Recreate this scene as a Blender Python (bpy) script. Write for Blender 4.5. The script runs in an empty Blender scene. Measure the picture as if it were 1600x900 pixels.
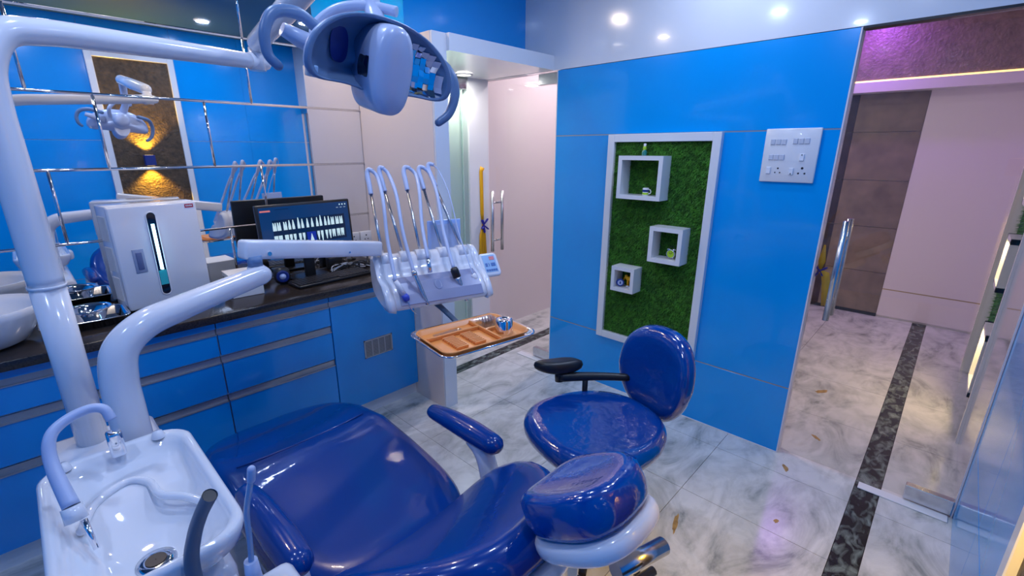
import bpy, bmesh, math, random
from mathutils import Vector, Matrix
random.seed(7)
scene = bpy.context.scene
col = scene.collection
pi = math.pi

# ------------------------------------------------------------------ camera
cam_d = bpy.data.cameras.new('camera')
cam = bpy.data.objects.new('camera', cam_d); col.objects.link(cam)
scene.camera = cam
cam_d.sensor_width = 36.0
cam_d.lens = 726.22 / 1600 * 36
cam_d.shift_x = 0.00914
cam_d.shift_y = 0.0047
cam_d.clip_start = 0.02
_p, _y = math.radians(17.089), math.radians(44.131)
Fw = Vector((math.cos(_p) * math.cos(_y), math.cos(_p) * math.sin(_y), -math.sin(_p)))
Rt = Vector((math.sin(_y), -math.cos(_y), 0))
Up = Rt.cross(Fw)
cam.matrix_world = Matrix(((Rt.x, Up.x, -Fw.x, 0), (Rt.y, Up.y, -Fw.y, 0), (Rt.z, Up.z, -Fw.z, 1.6), (0, 0, 0, 1)))

# ------------------------------------------------------------------ world, exposure
w = bpy.data.worlds.new('world'); scene.world = w; w.use_nodes = True
w.node_tree.nodes['Background'].inputs[0].default_value = (0.25, 0.4, 1.0, 1)
w.node_tree.nodes['Background'].inputs[1].default_value = 0.05
scene.view_settings.view_transform = 'Standard'
scene.view_settings.look = 'None'
scene.view_settings.gamma = 1
scene.view_settings.use_curve_mapping = False
scene.view_settings.exposure = -0.25

ROOM_LIGHT = (0.54, 0.67, 1.0)
ROOM_W = 8.2
CEIL = 2.75

# ------------------------------------------------------------------ materials
def new_mat(name):
    m = bpy.data.materials.new(name); m.use_nodes = True
    return m, m.node_tree.nodes, m.node_tree.links, m.node_tree.nodes['Principled BSDF']
def pm(name, c, rough=0.4, metal=0.0, coat=0.0, spec=0.5, emit=None, estr=0.0, noise=0.0, nscale=20.0, bump=0.0, bscale=60.0):
    m, N, L, b = new_mat(name)
    b.inputs['Base Color'].default_value = (*c, 1)
    b.inputs['Roughness'].default_value = rough
    b.inputs['Metallic'].default_value = metal
    b.inputs['Coat Weight'].default_value = coat
    b.inputs['Coat Roughness'].default_value = 0.04
    b.inputs['Specular IOR Level'].default_value = spec
    if emit:
        b.inputs['Emission Color'].default_value = (*emit, 1); b.inputs['Emission Strength'].default_value = estr
    tc = N.new('ShaderNodeTexCoord')
    if noise:
        n = N.new('ShaderNodeTexNoise'); n.inputs['Scale'].default_value = nscale; n.inputs['Detail'].default_value = 5
        L.new(tc.outputs['Object'], n.inputs['Vector'])
        r = N.new('ShaderNodeValToRGB')
        r.color_ramp.elements[0].position = 0.3; r.color_ramp.elements[1].position = 0.7
        r.color_ramp.elements[0].color = (*[x * (1 - noise) for x in c], 1)
        r.color_ramp.elements[1].color = (*[min(1, x * (1 + noise)) for x in c], 1)
        L.new(n.outputs['Fac'], r.inputs['Fac']); L.new(r.outputs['Color'], b.inputs['Base Color'])
    if bump:
        n2 = N.new('ShaderNodeTexNoise'); n2.inputs['Scale'].default_value = bscale; n2.inputs['Detail'].default_value = 4
        L.new(tc.outputs['Object'], n2.inputs['Vector'])
        bp = N.new('ShaderNodeBump'); bp.inputs['Strength'].default_value = bump; bp.inputs['Distance'].default_value = 0.01
        L.new(n2.outputs['Fac'], bp.inputs['Height']); L.new(bp.outputs['Normal'], b.inputs['Normal'])
        if coat: L.new(bp.outputs['Normal'], b.inputs['Coat Normal'])
    return m
def glass_mat(name, tint, refl=1.0):
    m, N, L, b = new_mat(name); N.remove(b)
    t = N.new('ShaderNodeBsdfTransparent'); t.inputs['Color'].default_value = (*tint, 1)
    g = N.new('ShaderNodeBsdfGlossy'); g.inputs['Roughness'].default_value = 0.0
    f = N.new('ShaderNodeFresnel'); f.inputs['IOR'].default_value = 1.45
    mu = N.new('ShaderNodeMath'); mu.operation = 'MULTIPLY'; mu.inputs[1].default_value = refl
    ge = N.new('ShaderNodeNewGeometry'); ma = N.new('ShaderNodeMath'); ma.operation = 'MULTIPLY_ADD'
    ma.inputs[1].default_value = 1 / 1.45 - 1.45; ma.inputs[2].default_value = 1.45   # same reflectance entering and leaving the pane
    L.new(ge.outputs['Backfacing'], ma.inputs[0]); L.new(ma.outputs[0], f.inputs['IOR'])
    mx = N.new('ShaderNodeMixShader')
    L.new(f.outputs[0], mu.inputs[0]); L.new(mu.outputs[0], mx.inputs[0]); L.new(t.outputs[0], mx.inputs[1]); L.new(g.outputs[0], mx.inputs[2])
    L.new(mx.outputs[0], N['Material Output'].inputs['Surface'])
    return m
def marble_mat(name, base, vein, dark=False):
    m, N, L, b = new_mat(name)
    tc = N.new('ShaderNodeTexCoord'); geo = N.new('ShaderNodeNewGeometry')
    n1 = N.new('ShaderNodeTexNoise'); n1.inputs['Scale'].default_value = 2.2; n1.inputs['Detail'].default_value = 8; n1.inputs['Roughness'].default_value = 0.62; n1.inputs['Distortion'].default_value = 1.4
    n2 = N.new('ShaderNodeTexNoise'); n2.inputs['Scale'].default_value = 7 if not dark else 14; n2.inputs['Detail'].default_value = 9; n2.inputs['Distortion'].default_value = 0.8
    mp = N.new('ShaderNodeMapping'); mp.inputs['Scale'].default_value = (1.0, 1.9, 1.0); mp.inputs['Rotation'].default_value = (0, 0, 0.7)
    L.new(geo.outputs['Position'], mp.inputs['Vector'])
    L.new(mp.outputs[0], n1.inputs['Vector']); L.new(mp.outputs[0], n2.inputs['Vector'])
    r1 = N.new('ShaderNodeValToRGB'); e = r1.color_ramp.elements
    if dark:
        e[0].position = 0.45; e[0].color = (*base, 1); e[1].position = 0.72; e[1].color = (*vein, 1)
    else:
        e[0].position = 0.28; e[0].color = (*vein, 1); e[1].position = 0.56; e[1].color = (*base, 1)
        k = r1.color_ramp.elements.new(0.42); k.color = (*[(x * 0.35 + y * 0.65) for x, y in zip(vein, base)], 1)
    L.new((n2 if dark else n1).outputs['Fac'], r1.inputs['Fac'])
    mix = N.new('ShaderNodeMix'); mix.data_type = 'RGBA'; mix.blend_type = 'MULTIPLY'; mix.inputs['Factor'].default_value = 0.3 if not dark else 0.0
    r2 = N.new('ShaderNodeValToRGB'); r2.color_ramp.elements[0].position = 0.3; r2.color_ramp.elements[0].color = (0.45, 0.47, 0.46, 1); r2.color_ramp.elements[1].position = 0.55
    L.new(n2.outputs['Fac'], r2.inputs['Fac'])
    L.new(r1.outputs['Color'], mix.inputs[6]); L.new(r2.outputs['Color'], mix.inputs[7]); L.new(mix.outputs[2], b.inputs['Base Color'])
    b.inputs['Roughness'].default_value = 0.22
    return m

M = {}
M['blue'] = pm('blue_laminate', (0.0, 0.34, 0.85), 0.16, coat=0.3, noise=0.04, nscale=2)
M['blue_cab'] = pm('blue_cabinet_laminate', (0.0, 0.27, 0.70), 0.25, coat=0.2, noise=0.05, nscale=3)
M['white'] = pm('white_laminate', (0.80, 0.80, 0.82), 0.22, coat=0.2)
M['white_wall'] = pm('white_gloss_wall', (0.78, 0.79, 0.82), 0.12, coat=0.4)
M['paint'] = pm('white_paint', (0.80, 0.78, 0.78), 0.55)
M['corr_wall'] = pm('corridor_white_panel', (0.80, 0.74, 0.76), 0.35)
M['ceiling'] = pm('teal_ceiling', (0.05, 0.14, 0.22), 0.6)
M['ceiling_c'] = pm('corridor_ceiling', (0.6, 0.56, 0.58), 0.6)
M['mirror'] = pm('mirror_tile', (0.90, 0.93, 0.96), 0.015, metal=1.0)
M['chrome'] = pm('chrome', (0.85, 0.86, 0.9), 0.08, metal=1.0)
M['steel'] = pm('brushed_steel', (0.62, 0.63, 0.66), 0.25, metal=1.0, noise=0.08, nscale=40)
M['alu'] = pm('aluminium_profile', (0.42, 0.43, 0.46), 0.38, metal=0.8)
M['gold'] = pm('gold_strip', (0.55, 0.42, 0.2), 0.3, metal=0.9)
M['granite'] = pm('black_granite', (0.028, 0.022, 0.02), 0.18, noise=0.6, nscale=140)
M['marble'] = marble_mat('white_marble', (0.70, 0.71, 0.70), (0.22, 0.25, 0.24))
M['marble_dark'] = marble_mat('black_marble', (0.012, 0.016, 0.016), (0.22, 0.28, 0.26), True)
M['stain'] = pm('ochre_stain', (0.42, 0.26, 0.07), 0.4, noise=0.4, nscale=30)
M['plastic'] = pm('white_enamel', (0.80, 0.81, 0.86), 0.16, coat=0.5)
M['ceramic'] = pm('white_ceramic', (0.83, 0.84, 0.88), 0.05, coat=0.8)
M['vinyl'] = pm('blue_vinyl', (0.0, 0.040, 0.25), 0.22, coat=0.5, spec=0.25, bump=0.12, bscale=9)
M['wrap'] = pm('blue_vinyl_in_plastic_wrap', (0.0, 0.05, 0.30), 0.16, coat=1.0, bump=0.35, bscale=14)
M['black'] = pm('black_plastic', (0.012, 0.013, 0.016), 0.35)
M['rubber'] = pm('grey_blue_rubber', (0.10, 0.15, 0.22), 0.4)
M['handle_blue'] = pm('grey_blue_plastic', (0.14, 0.24, 0.42), 0.35)
M['lamp_shell'] = pm('lavender_lamp_shell', (0.52, 0.60, 0.80), 0.3, coat=0.2)
M['lamp_inner'] = pm('lamp_inner_grey_blue', (0.13, 0.22, 0.38), 0.35)
M['dark_glass'] = pm('dark_window', (0.004, 0.006, 0.02), 0.05, coat=0.6)
M['facet'] = pm('faceted_mirror', (0.85, 0.85, 0.9), 0.06, metal=1.0)
M['hose'] = pm('lavender_hose', (0.50, 0.58, 0.80), 0.35)
M['orange'] = pm('orange_plastic', (0.80, 0.30, 0.075), 0.3, coat=0.3)
M['yellow'] = pm('yellow_satin', (0.85, 0.42, 0.0), 0.5)
M['ribbon_blue'] = pm('blue_satin', (0.01, 0.01, 0.30), 0.45)
M['brown_tex'] = pm('brown_textured_panel', (0.075, 0.045, 0.022), 0.5, noise=0.5, nscale=25, bump=1.0, bscale=55)
M['brown_tile'] = pm('brown_stone_tile', (0.22, 0.17, 0.125), 0.4, noise=0.25, nscale=7)
M['brown_dark'] = pm('dark_brown_tile', (0.045, 0.03, 0.028), 0.35, noise=0.4, nscale=9)
M['brown_leather'] = pm('brown_textured_beam', (0.26, 0.19, 0.16), 0.4, noise=0.2, nscale=20, bump=0.8, bscale=45)
M['grass'] = pm('artificial_grass', (0.07, 0.27, 0.02), 0.6, noise=0.5, nscale=30)
M['grass_base'] = pm('grass_backing', (0.02, 0.08, 0.008), 0.9)
M['glass'] = glass_mat('door_glass', (0.93, 0.95, 0.94))
M['glass_green'] = glass_mat('green_tint_glass', (0.93, 0.97, 0.95))
M['clear'] = glass_mat('clear_plastic', (0.88, 0.92, 0.95), 2.0)
M['card'] = pm('white_cardboard', (0.75, 0.73, 0.72), 0.6, noise=0.05, nscale=12)
M['screen'] = pm('monitor_screen', (0.004, 0.02, 0.06), 0.12, emit=(0.004, 0.05, 0.20), estr=0.55)
M['screen_band'] = pm('monitor_dark_band', (0.003, 0.01, 0.03), 0.12, emit=(0.002, 0.018, 0.07), estr=0.55)
M['screen_white'] = pm('monitor_white_pixels', (0.5, 0.6, 0.6), 0.2, emit=(0.62, 0.85, 0.85), estr=0.7)
M['screen_red'] = pm('monitor_red_tab', (0.5, 0.1, 0.1), 0.2, emit=(0.8, 0.25, 0.22), estr=0.6)
M['uv'] = pm('uv_lamp_glow', (0.5, 0.8, 0.9), 0.3, emit=(0.45, 0.85, 1.0), estr=5.0)
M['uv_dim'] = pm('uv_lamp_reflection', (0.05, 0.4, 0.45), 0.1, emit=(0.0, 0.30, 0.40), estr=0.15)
M['red_label'] = pm('red_label', (0.5, 0.01, 0.05), 0.4)
M['grey_plastic'] = pm('grey_blue_handle', (0.30, 0.36, 0.52), 0.35)
M['keypad'] = pm('pale_blue_keypad', (0.35, 0.55, 0.80), 0.3)
M['key_blue'] = pm('blue_keys', (0.08, 0.18, 0.45), 0.3)
M['key_red'] = pm('pink_red_mark', (0.85, 0.25, 0.25), 0.3)
M['pane'] = pm('translucent_blue_panel', (0.40, 0.55, 0.90), 0.2, coat=0.3)
M['lime'] = pm('lime_green', (0.40, 0.65, 0.03), 0.4)
M['navy'] = pm('navy_blue', (0.01, 0.03, 0.20), 0.3)
M['seal'] = pm('drain_dark', (0.02, 0.02, 0.025), 0.3)
M['lens'] = pm('downlight_lens', (1, 1, 1), 0.4, emit=(0.85, 0.9, 1.0), estr=14.0)
M['lens_w'] = pm('warm_lens', (1, 1, 1), 0.4, emit=(1.0, 0.92, 0.8), estr=14.0)
M['led_warm'] = pm('warm_led_strip', (1, 0.8, 0.4), 0.4, emit=(1.0, 0.62, 0.18), estr=2.5)
M['led_niche'] = pm('niche_lamp', (1, 0.8, 0.5), 0.4, emit=(1.0, 0.74, 0.40), estr=4.0)
M['pupil'] = pm('speaker_dome', (0.45, 0.55, 0.85), 0.25, coat=0.5)
M['burs'] = pm('bur_steel', (0.45, 0.45, 0.5), 0.3, metal=0.9)
M['cable_w'] = pm('white_cable', (0.6, 0.6, 0.62), 0.4)

# ------------------------------------------------------------------ geometry helpers
class MB:
    def __init__(s): s.v = []; s.f = []; s.sm = []
    def add(s, vs, fs, smooth=False, T=None):
        o = len(s.v)
        for p in vs:
            p = Vector(p); s.v.append(T @ p if T else p)
        for f in fs: s.f.append([i + o for i in f]); s.sm.append(smooth)
        return s
    def box(s, a, b, T=None):
        x0, y0, z0 = [min(i, j) for i, j in zip(a, b)]; x1, y1, z1 = [max(i, j) for i, j in zip(a, b)]
        vs = [(x0, y0, z0), (x1, y0, z0), (x1, y1, z0), (x0, y1, z0), (x0, y0, z1), (x1, y0, z1), (x1, y1, z1), (x0, y1, z1)]
        return s.add(vs, [(0, 3, 2, 1), (4, 5, 6, 7), (0, 1, 5, 4), (1, 2, 6, 5), (2, 3, 7, 6), (3, 0, 4, 7)], False, T)
    def rbox(s, a, b, r=0.005, seg=2, T=None):
        bm = bmesh.new(); bmesh.ops.create_cube(bm, size=1)
        c = [(i + j) / 2 for i, j in zip(a, b)]; d = [abs(i - j) for i, j in zip(a, b)]
        for v in bm.verts: v.co = Vector((c[0] + v.co.x * d[0], c[1] + v.co.y * d[1], c[2] + v.co.z * d[2]))
        bmesh.ops.bevel(bm, geom=bm.edges[:], offset=min(r, min(d) * 0.49), segments=seg, profile=0.5, affect='EDGES')
        bm.verts.index_update()
        s.add([v.co.copy() for v in bm.verts], [[v.index for v in f.verts] for f in bm.faces], seg > 1, T); bm.free()
        return s
    def tube(s, path, rad, n=14, smooth_path=0, caps=True, flat=1.0, T=None, round_end=False):
        P = [Vector(p) for p in path]
        R = list(rad) if hasattr(rad, '__len__') else [rad] * len(P)
        if smooth_path and len(P) > 2:
            Q = []; RR = []
            for i in range(len(P) - 1):
                p0 = P[max(i - 1, 0)]; p1 = P[i]; p2 = P[i + 1]; p3 = P[min(i + 2, len(P) - 1)]
                for k in range(smooth_path):
                    t = k / smooth_path
                    Q.append(0.5 * ((2 * p1) + (p2 - p0) * t + (2 * p0 - 5 * p1 + 4 * p2 - p3) * t * t + (3 * p1 - p0 - 3 * p2 + p3) * t ** 3))
                    RR.append(R[i] * (1 - t) + R[i + 1] * t)
            Q.append(P[-1]); RR.append(R[-1]); P, R = Q, RR
        if round_end:
            for end in (0, 1):
                a, b = (P[0], P[1]) if end == 0 else (P[-1], P[-2])
                r = R[0] if end == 0 else R[-1]
                d = (a - b).normalized(); ex = []; er = []
                for k in (1, 2, 3):
                    ang = k * pi / 6 * 0.98
                    ex.append(a + d * r * math.sin(ang)); er.append(r * math.cos(ang))
                if end == 0: P = ex[::-1] + P; R = er[::-1] + R
                else: P = P + ex; R = R + er
        m = len(P); vs = []; fs = []
        t0 = (P[1] - P[0]).normalized()
        ref = Vector((0, 0, 1)) if abs(t0.z) < 0.9 else Vector((1, 0, 0))
        u = t0.cross(ref).normalized()
        for i in range(m):
            t = (P[min(i + 1, m - 1)] - P[max(i - 1, 0)])
            t = t.normalized() if t.length > 1e-9 else t0
            u = (u - t * u.dot(t)).normalized(); vv = t.cross(u)
            for k in range(n):
                a = 2 * pi * k / n
                vs.append(P[i] + u * (math.cos(a) * R[i]) + vv * (math.sin(a) * R[i] * flat))
        for i in range(m - 1):
            for k in range(n):
                fs.append((i * n + k, i * n + (k + 1) % n, (i + 1) * n + (k + 1) % n, (i + 1) * n + k))
        s.add(vs, fs, True, T)
        if caps:
            s.add(vs[:n], [list(range(n))[::-1]], False, T); s.add(vs[-n:], [list(range(n))], False, T)
        return s
    def lathe(s, prof, c=(0, 0, 0), n=28, T=None, sx=1.0, sy=1.0, smooth=True):
        vs = []; fs = []
        for r, z in prof:
            for k in range(n):
                a = 2 * pi * k / n; vs.append((c[0] + r * math.cos(a) * sx, c[1] + r * math.sin(a) * sy, c[2] + z))
        for i in range(len(prof) - 1):
            for k in range(n): fs.append((i * n + k, i * n + (k + 1) % n, (i + 1) * n + (k + 1) % n, (i + 1) * n + k))
        s.add(vs, fs, smooth, T)
        return s
    def prism(s, poly, z0, z1, T=None):
        n = len(poly)
        vs = [(x, y, z0) for x, y in poly] + [(x, y, z1) for x, y in poly]
        fs = [list(range(n))[::-1], list(range(n, 2 * n))] + [(i, (i + 1) % n, n + (i + 1) % n, n + i) for i in range(n)]
        return s.add(vs, fs, False, T)
    def loft(s, rings, caps=True, smooth=True, T=None):
        n = len(rings[0]); vs = [p for r in rings for p in r]; fs = []
        for i in range(len(rings) - 1):
            for k in range(n): fs.append((i * n + k, i * n + (k + 1) % n, (i + 1) * n + (k + 1) % n, (i + 1) * n + k))
        s.add(vs, fs, smooth, T)
        if caps: s.add(rings[0], [list(range(n))[::-1]], False, T); s.add(rings[-1], [list(range(n))], False, T)
        return s
    def pillow(s, outline, th, r, fn=None, crown=0.0, T=None, rings=6):
        # closed cushion over a convex outline: rounded edge of radius r, thickness th, crowned top, bent by fn
        n = len(outline); cx = sum(p[0] for p in outline) / n; cy = sum(p[1] for p in outline) / n
        md = min(math.hypot(p[0] - cx, p[1] - cy) for p in outline)
        prof = []
        hh = th / 2; rr = min(r, hh)
        for k in range(rings): prof.append((k / rings * (1 - rr / md), -hh))
        for k in range(9):
            a = -pi / 2 + pi * k / 8
            prof.append((1 - rr / md + rr / md * math.cos(a), (hh - rr) * (1 if a > 0 else -1 if a < 0 else 0) + rr * math.sin(a)))
        for k in range(rings - 1, -1, -1): prof.append((k / rings * (1 - rr / md), hh))
        prof[0] = (0.001, -hh); prof[-1] = (0.001, hh)
        vs = []
        for sc, z in prof:
            zz = z + (crown * (1 - sc * sc) if z > 0 else 0)
            for x, y in outline:
                p = (cx + (x - cx) * sc, cy + (y - cy) * sc, zz)
                vs.append(fn(*p) if fn else p)
        fs = []
        for i in range(len(prof) - 1):
            for k in range(n): fs.append((i * n + k, i * n + (k + 1) % n, (i + 1) * n + (k + 1) % n, (i + 1) * n + k))
        fs.append(list(range(n))[::-1]); m = len(prof)
        fs.append(list(range((m - 1) * n, m * n)))
        return s.add(vs, fs, True, T)
def superellipse(a, b, e=2.6, n=48, cx=0, cy=0):
    out = []
    for k in range(n):
        t = 2 * pi * k / n; c, q = math.cos(t), math.sin(t)
        out.append((cx + a * math.copysign(abs(c) ** (2 / e), c), cy + b * math.copysign(abs(q) ** (2 / e), q)))
    return out
def rrect(w, h, r, n=6, cx=0, cy=0):
    out = []
    for sx, sy, a0 in ((1, 1, 0), (-1, 1, pi / 2), (-1, -1, pi), (1, -1, 1.5 * pi)):
        for k in range(n + 1):
            a = a0 + k * pi / 2 / n
            out.append((cx + sx * (w / 2 - r) + r * math.cos(a), cy + sy * (h / 2 - r) + r * math.sin(a)))
    return out

WM = {}
def tag(o, label=None, cat=None, group=None, kind=None):
    if label: o['label'] = label
    if cat: o['category'] = cat
    if group: o['group'] = group
    if kind: o['kind'] = kind
    return o
def thing(name, loc, label, cat, rz=0.0, group=None):
    o = bpy.data.objects.new(name, None); col.objects.link(o); o.empty_display_size = 0.05
    o.location = loc; o.rotation_euler = (0, 0, rz)
    WM[o.name] = Matrix.Translation(Vector(loc)) @ Matrix.Rotation(rz, 4, 'Z')
    return tag(o, label, cat, group)
def obj(name, mb, mat, parent=None, local=False, origin=None):
    """one mesh object; builder coordinates are world ones unless local"""
    me = bpy.data.meshes.new(name)
    T = Matrix.Identity(4)
    if parent is not None and not local: T = WM[parent.name].inverted()
    elif parent is None and origin is not None and not local: T = Matrix.Translation(-Vector(origin))
    me.from_pydata([tuple(T @ Vector(v)) for v in mb.v], [], mb.f)
    me.polygons.foreach_set('use_smooth', mb.sm)
    me.validate(); me.update()
    bm = bmesh.new(); bm.from_mesh(me)
    bmesh.ops.remove_doubles(bm, verts=bm.verts, dist=1e-5)
    bmesh.ops.recalc_face_normals(bm, faces=bm.faces); bm.to_mesh(me); bm.free()
    me.materials.append(M[mat] if isinstance(mat, str) else mat)
    o = bpy.data.objects.new(name, me); col.objects.link(o)
    if parent is not None:
        o.parent = parent; WM[o.name] = WM[parent.name]
    else:
        if origin is not None: o.location = origin
        WM[o.name] = Matrix.Translation(Vector(origin or (0, 0, 0)))
    return o
def struct(name, mb, mat, parent=None):
    o = obj(name, mb, mat, parent)
    if parent is None: o['kind'] = 'structure'
    return o
def share(o, loc, parent=None):
    c = o.copy(); col.objects.link(c); c.parent = parent or o.parent
    c.location = loc; WM[c.name] = WM[c.parent.name] if c.parent else Matrix.Translation(Vector(loc))
    return c
def box(a, b): return MB().box(a, b)

# ------------------------------------------------------------------ lamps of the room
def downlight(x, y, z, power, color, label, group, lens='lens', r=0.055, dark=False):
    t = thing('ceiling_downlight', (x, y, z), label, 'downlight', group=group)
    obj('trim_ring', MB().lathe([(r * 0.92, 0.0), (r * 0.95, -0.008), (r * 1.22, -0.008), (r * 1.28, 0.0)], (x, y, z), 28), 'white', t)
    obj('lens', MB().lathe([(0.0005, -0.003), (r * 0.93, -0.003)], (x, y, z), 28), lens, t)
    l = bpy.data.lights.new('downlight_lamp', 'AREA'); l.shape = 'DISK'; l.size = r * 1.8; l.energy = power; l.color = color
    lo = bpy.data.objects.new('downlight_lamp', l); col.objects.link(lo); lo.parent = t; lo.location = (0, 0, -0.012)
    return t
XB, YA, YO = 2.633, 2.87, -0.27
k = 0
for (x, y, d) in ((0.45, 0.45, 'over the dental chair backrest'), (1.55, 0.35, 'over the stool beside the brown wall'), (0.35, 1.45, 'over the spittoon'),
               (1.45, 1.40, 'over the instrument tray'), (2.25, 0.95, 'closest to the grass panel wall'), (-0.55, 1.0, 'at the left end of the room')):
    downlight(x, y, CEIL, ROOM_W, ROOM_LIGHT, 'round recessed ceiling downlight ' + d, 'ceiling downlights of the room')
for (x, y, d) in ((0.15, 2.60, 'above the sink end of the worktop'), (1.10, 2.56, 'above the monitor')):
    downlight(x, y, CEIL, 10.0 if x > 1 else 5.0, (1.0, 0.80, 0.62), 'round warm ceiling downlight ' + d, 'warm downlights over the worktop', 'lens_w')
downlight(2.31, 2.61, 2.095, 4.5, (1.0, 0.97, 0.92), 'round glowing downlight in the white door portal', 'portal downlight', 'lens_w', 0.05)
for (x, y, d) in ((3.6, 2.2, 'far left of the corridor'), (4.6, 1.0, 'middle of the corridor'), (3.5, 0.35, 'of the corridor behind the open glass')):
    downlight(x, y, CEIL, 30.0 if y > 2 else 3.5, (1.0, 0.81, 0.86), 'round corridor ceiling downlight, ' + d, 'corridor downlights', 'lens_w')
downlight(5.35, 0.80, CEIL, 11.0, (0.40, 0.08, 1.0), 'purple corridor ceiling downlight before the brown beam', 'corridor downlights', 'lens_w')

# ------------------------------------------------------------------ floor
fl = thing('floor', (0, 0, 0), None, None); fl['kind'] = 'structure'
obj('floor_bed', box((-1.35, -0.4, -0.08), (5.9, 3.0, -0.012)), 'granite', fl)
xs = [-1.35, -1.09, -0.475, 0.14, 0.76, 1.38, 1.995, 2.45, 3.22, 3.83, 4.45, 5.06, 5.9]
ys = [-0.4, -0.012, None, 0.088, 0.70, 1.31, 1.92, 2.435, None, 2.53, 3.0]
g = 0.0012
yb = [(-0.4, -0.012), (0.088, 0.70), (0.70, 1.31), (1.31, 1.92), (1.92, 2.435), (2.53, 3.0)]
for i in range(len(xs) - 1):
    for a, b in yb:
        obj('marble_slab', box((xs[i] + g, a + g, -0.02), (xs[i + 1] - g, b - g, random.uniform(-0.0004, 0))), 'marble', fl)
for a, b in ((-0.012, 0.088), (2.435, 2.53)):
    for i in range(len(xs) - 1):
        obj('black_border_slab', box((xs[i] + g, a + g, -0.02), (xs[i + 1] - g, b - g, 0)), 'marble_dark', fl)
def blob(x, y, a, b, rot):
    pts = []
    for q in range(18):
        t = 2 * pi * q / 18; r = 1 + random.uniform(-0.25, 0.25)
        u, v = a * r * math.cos(t), b * r * math.sin(t)
        pts.append((x + u * math.cos(rot) - v * math.sin(rot), y + u * math.sin(rot) + v * math.cos(rot)))
    return MB().prism(pts, 0.0001, 0.0006)
for s_ in ((3.6, 0.42, 0.05, 0.02, -0.6), (2.52, 0.37, 0.03, 0.012, 0.5), (2.95, 0.32, 0.03, 0.012, 0.8), (1.75, 0.62, 0.06, 0.012, 0.3), (2.08, 0.30, 0.014, 0.01, 0)):
    tag(obj('floor_stain', blob(*s_), 'stain', fl), 'ochre stain in the marble')

# ------------------------------------------------------------------ ceiling
struct('ceiling', box((-1.35, -0.4, CEIL), (XB, 3.0, CEIL + 0.06)), 'ceiling')
struct('ceiling_corridor', box((XB, -0.45, CEIL), (5.9, 3.05, CEIL + 0.06)), 'ceiling_c')

# ------------------------------------------------------------------ mirror wall (left)
wl = struct('wall_left', box((-1.35, YA + 0.008, 0), (1.65, YA + 0.12, CEIL)), 'paint')
rows = [0.866, 1.19, 1.515, 1.838, 2.16, 2.485, 2.75]
jA = [-1.35, -0.76, 0.12, 1.0, 1.65]; jB = [-1.35, -0.98, -0.54, -0.107, 0.333, 0.77, 1.21, 1.65]
jB = [-1.35, -0.545, 0.333, 0.77, 1.65]
for i in range(6):
    js = jB if i % 2 == 0 else jA
    if i == 0: js = [-1.35, -0.545, 0.333, 0.79, 1.65]
    if i == 5: js = [-1.35, -0.76, 0.12, 1.0, 1.65]
    if i == 4: js = [-1.35, -0.76, 0.12, 1.0, 1.65]
    for j in range(len(js) - 1):
        obj('mirror_panel', MB().rbox((js[j] + 0.004, YA, rows[i] + 0.004), (js[j + 1] - 0.004, YA + 0.009, rows[i + 1] - 0.004), 0.0025, 1), 'mirror', wl)
        if j:
            obj('chrome_joint', MB().tube([(js[j], YA + 0.002, rows[i]), (js[j], YA + 0.002, rows[i + 1])], 0.0062, 8), 'chrome', wl)
    if i and i != 4:
        obj('chrome_joint', MB().tube([(-1.35, YA + 0.002, rows[i]), (1.65, YA + 0.002, rows[i])], 0.0062, 8), 'chrome', wl)
struct('wall_far_left', box((-1.45, -0.4, 0), (-1.35, 3.0, CEIL)), 'blue')

# sockets on the mirror by the counter
def socket(x, z, label):
    t = thing('wall_socket', (x, YA, z), label, 'socket', group='sockets above the worktop')
    obj('plate', MB().rbox((x - 0.042, YA - 0.012, z - 0.042), (x + 0.042, YA, z + 0.042), 0.004), 'white', t)
    for dx, dz, r in ((0, 0.016, 0.005), (-0.011, -0.010, 0.004), (0.011, -0.010, 0.004)):
        obj('pin_hole', MB().tube([(x + dx, YA - 0.0135, z + dz), (x + dx, YA - 0.008, z + dz)], r, 8), 'seal', t)
    return t
socket(1.52, 1.03, 'white wall socket just right of the monitor')
socket(1.61, 1.03, 'white wall socket nearest the white portal side')

# ------------------------------------------------------------------ white door portal
tr = thing('trim_1', (1.65, 2.11, 0), None, None); tr['kind'] = 'structure'
obj('portal_side', box((1.653, 2.11, 0), (1.748, YA + 0.12, 2.185)), 'white', tr)
obj('side_panel', box((1.65, 2.125, 0.0), (1.653, YA + 0.12, 2.185)), pm('beige_side_face', (0.86, 0.73, 0.66), 0.25, coat=0.2), tr)  # thin beige face laid over the white portal side
obj('portal_lintel', box((1.748, 2.085, 2.1), (XB, YA + 0.12, 2.185)), 'white', tr)
struct('wall_above_portal', box((1.65, 2.34, 2.1855), (XB, YA + 0.12, CEIL)), 'blue')
struct('wall_behind_portal', box((1.748, 2.80, 0), (2.46, YA + 0.12, 2.1)), pm('pale_green_wall', (0.78, 0.84, 0.78), 0.5))
struct('trim_2', box((2.46, 2.735, 0), (2.66, YA + 0.12, 2.1)), 'white')
gp = struct('window_1', box((1.749, 2.752, 0.012), (2.459, 2.762, 2.094)), 'glass_green')
obj('patch_fitting', MB().rbox((2.33, 2.742, 2.02), (2.458, 2.772, 2.09), 0.004), 'steel', gp)
obj('glass_edge', box((2.405, 2.7505, 0.012), (2.412, 2.7635, 2.02)), pm('glass_edge_green', (0.45, 0.62, 0.55), 0.2), gp)

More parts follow.
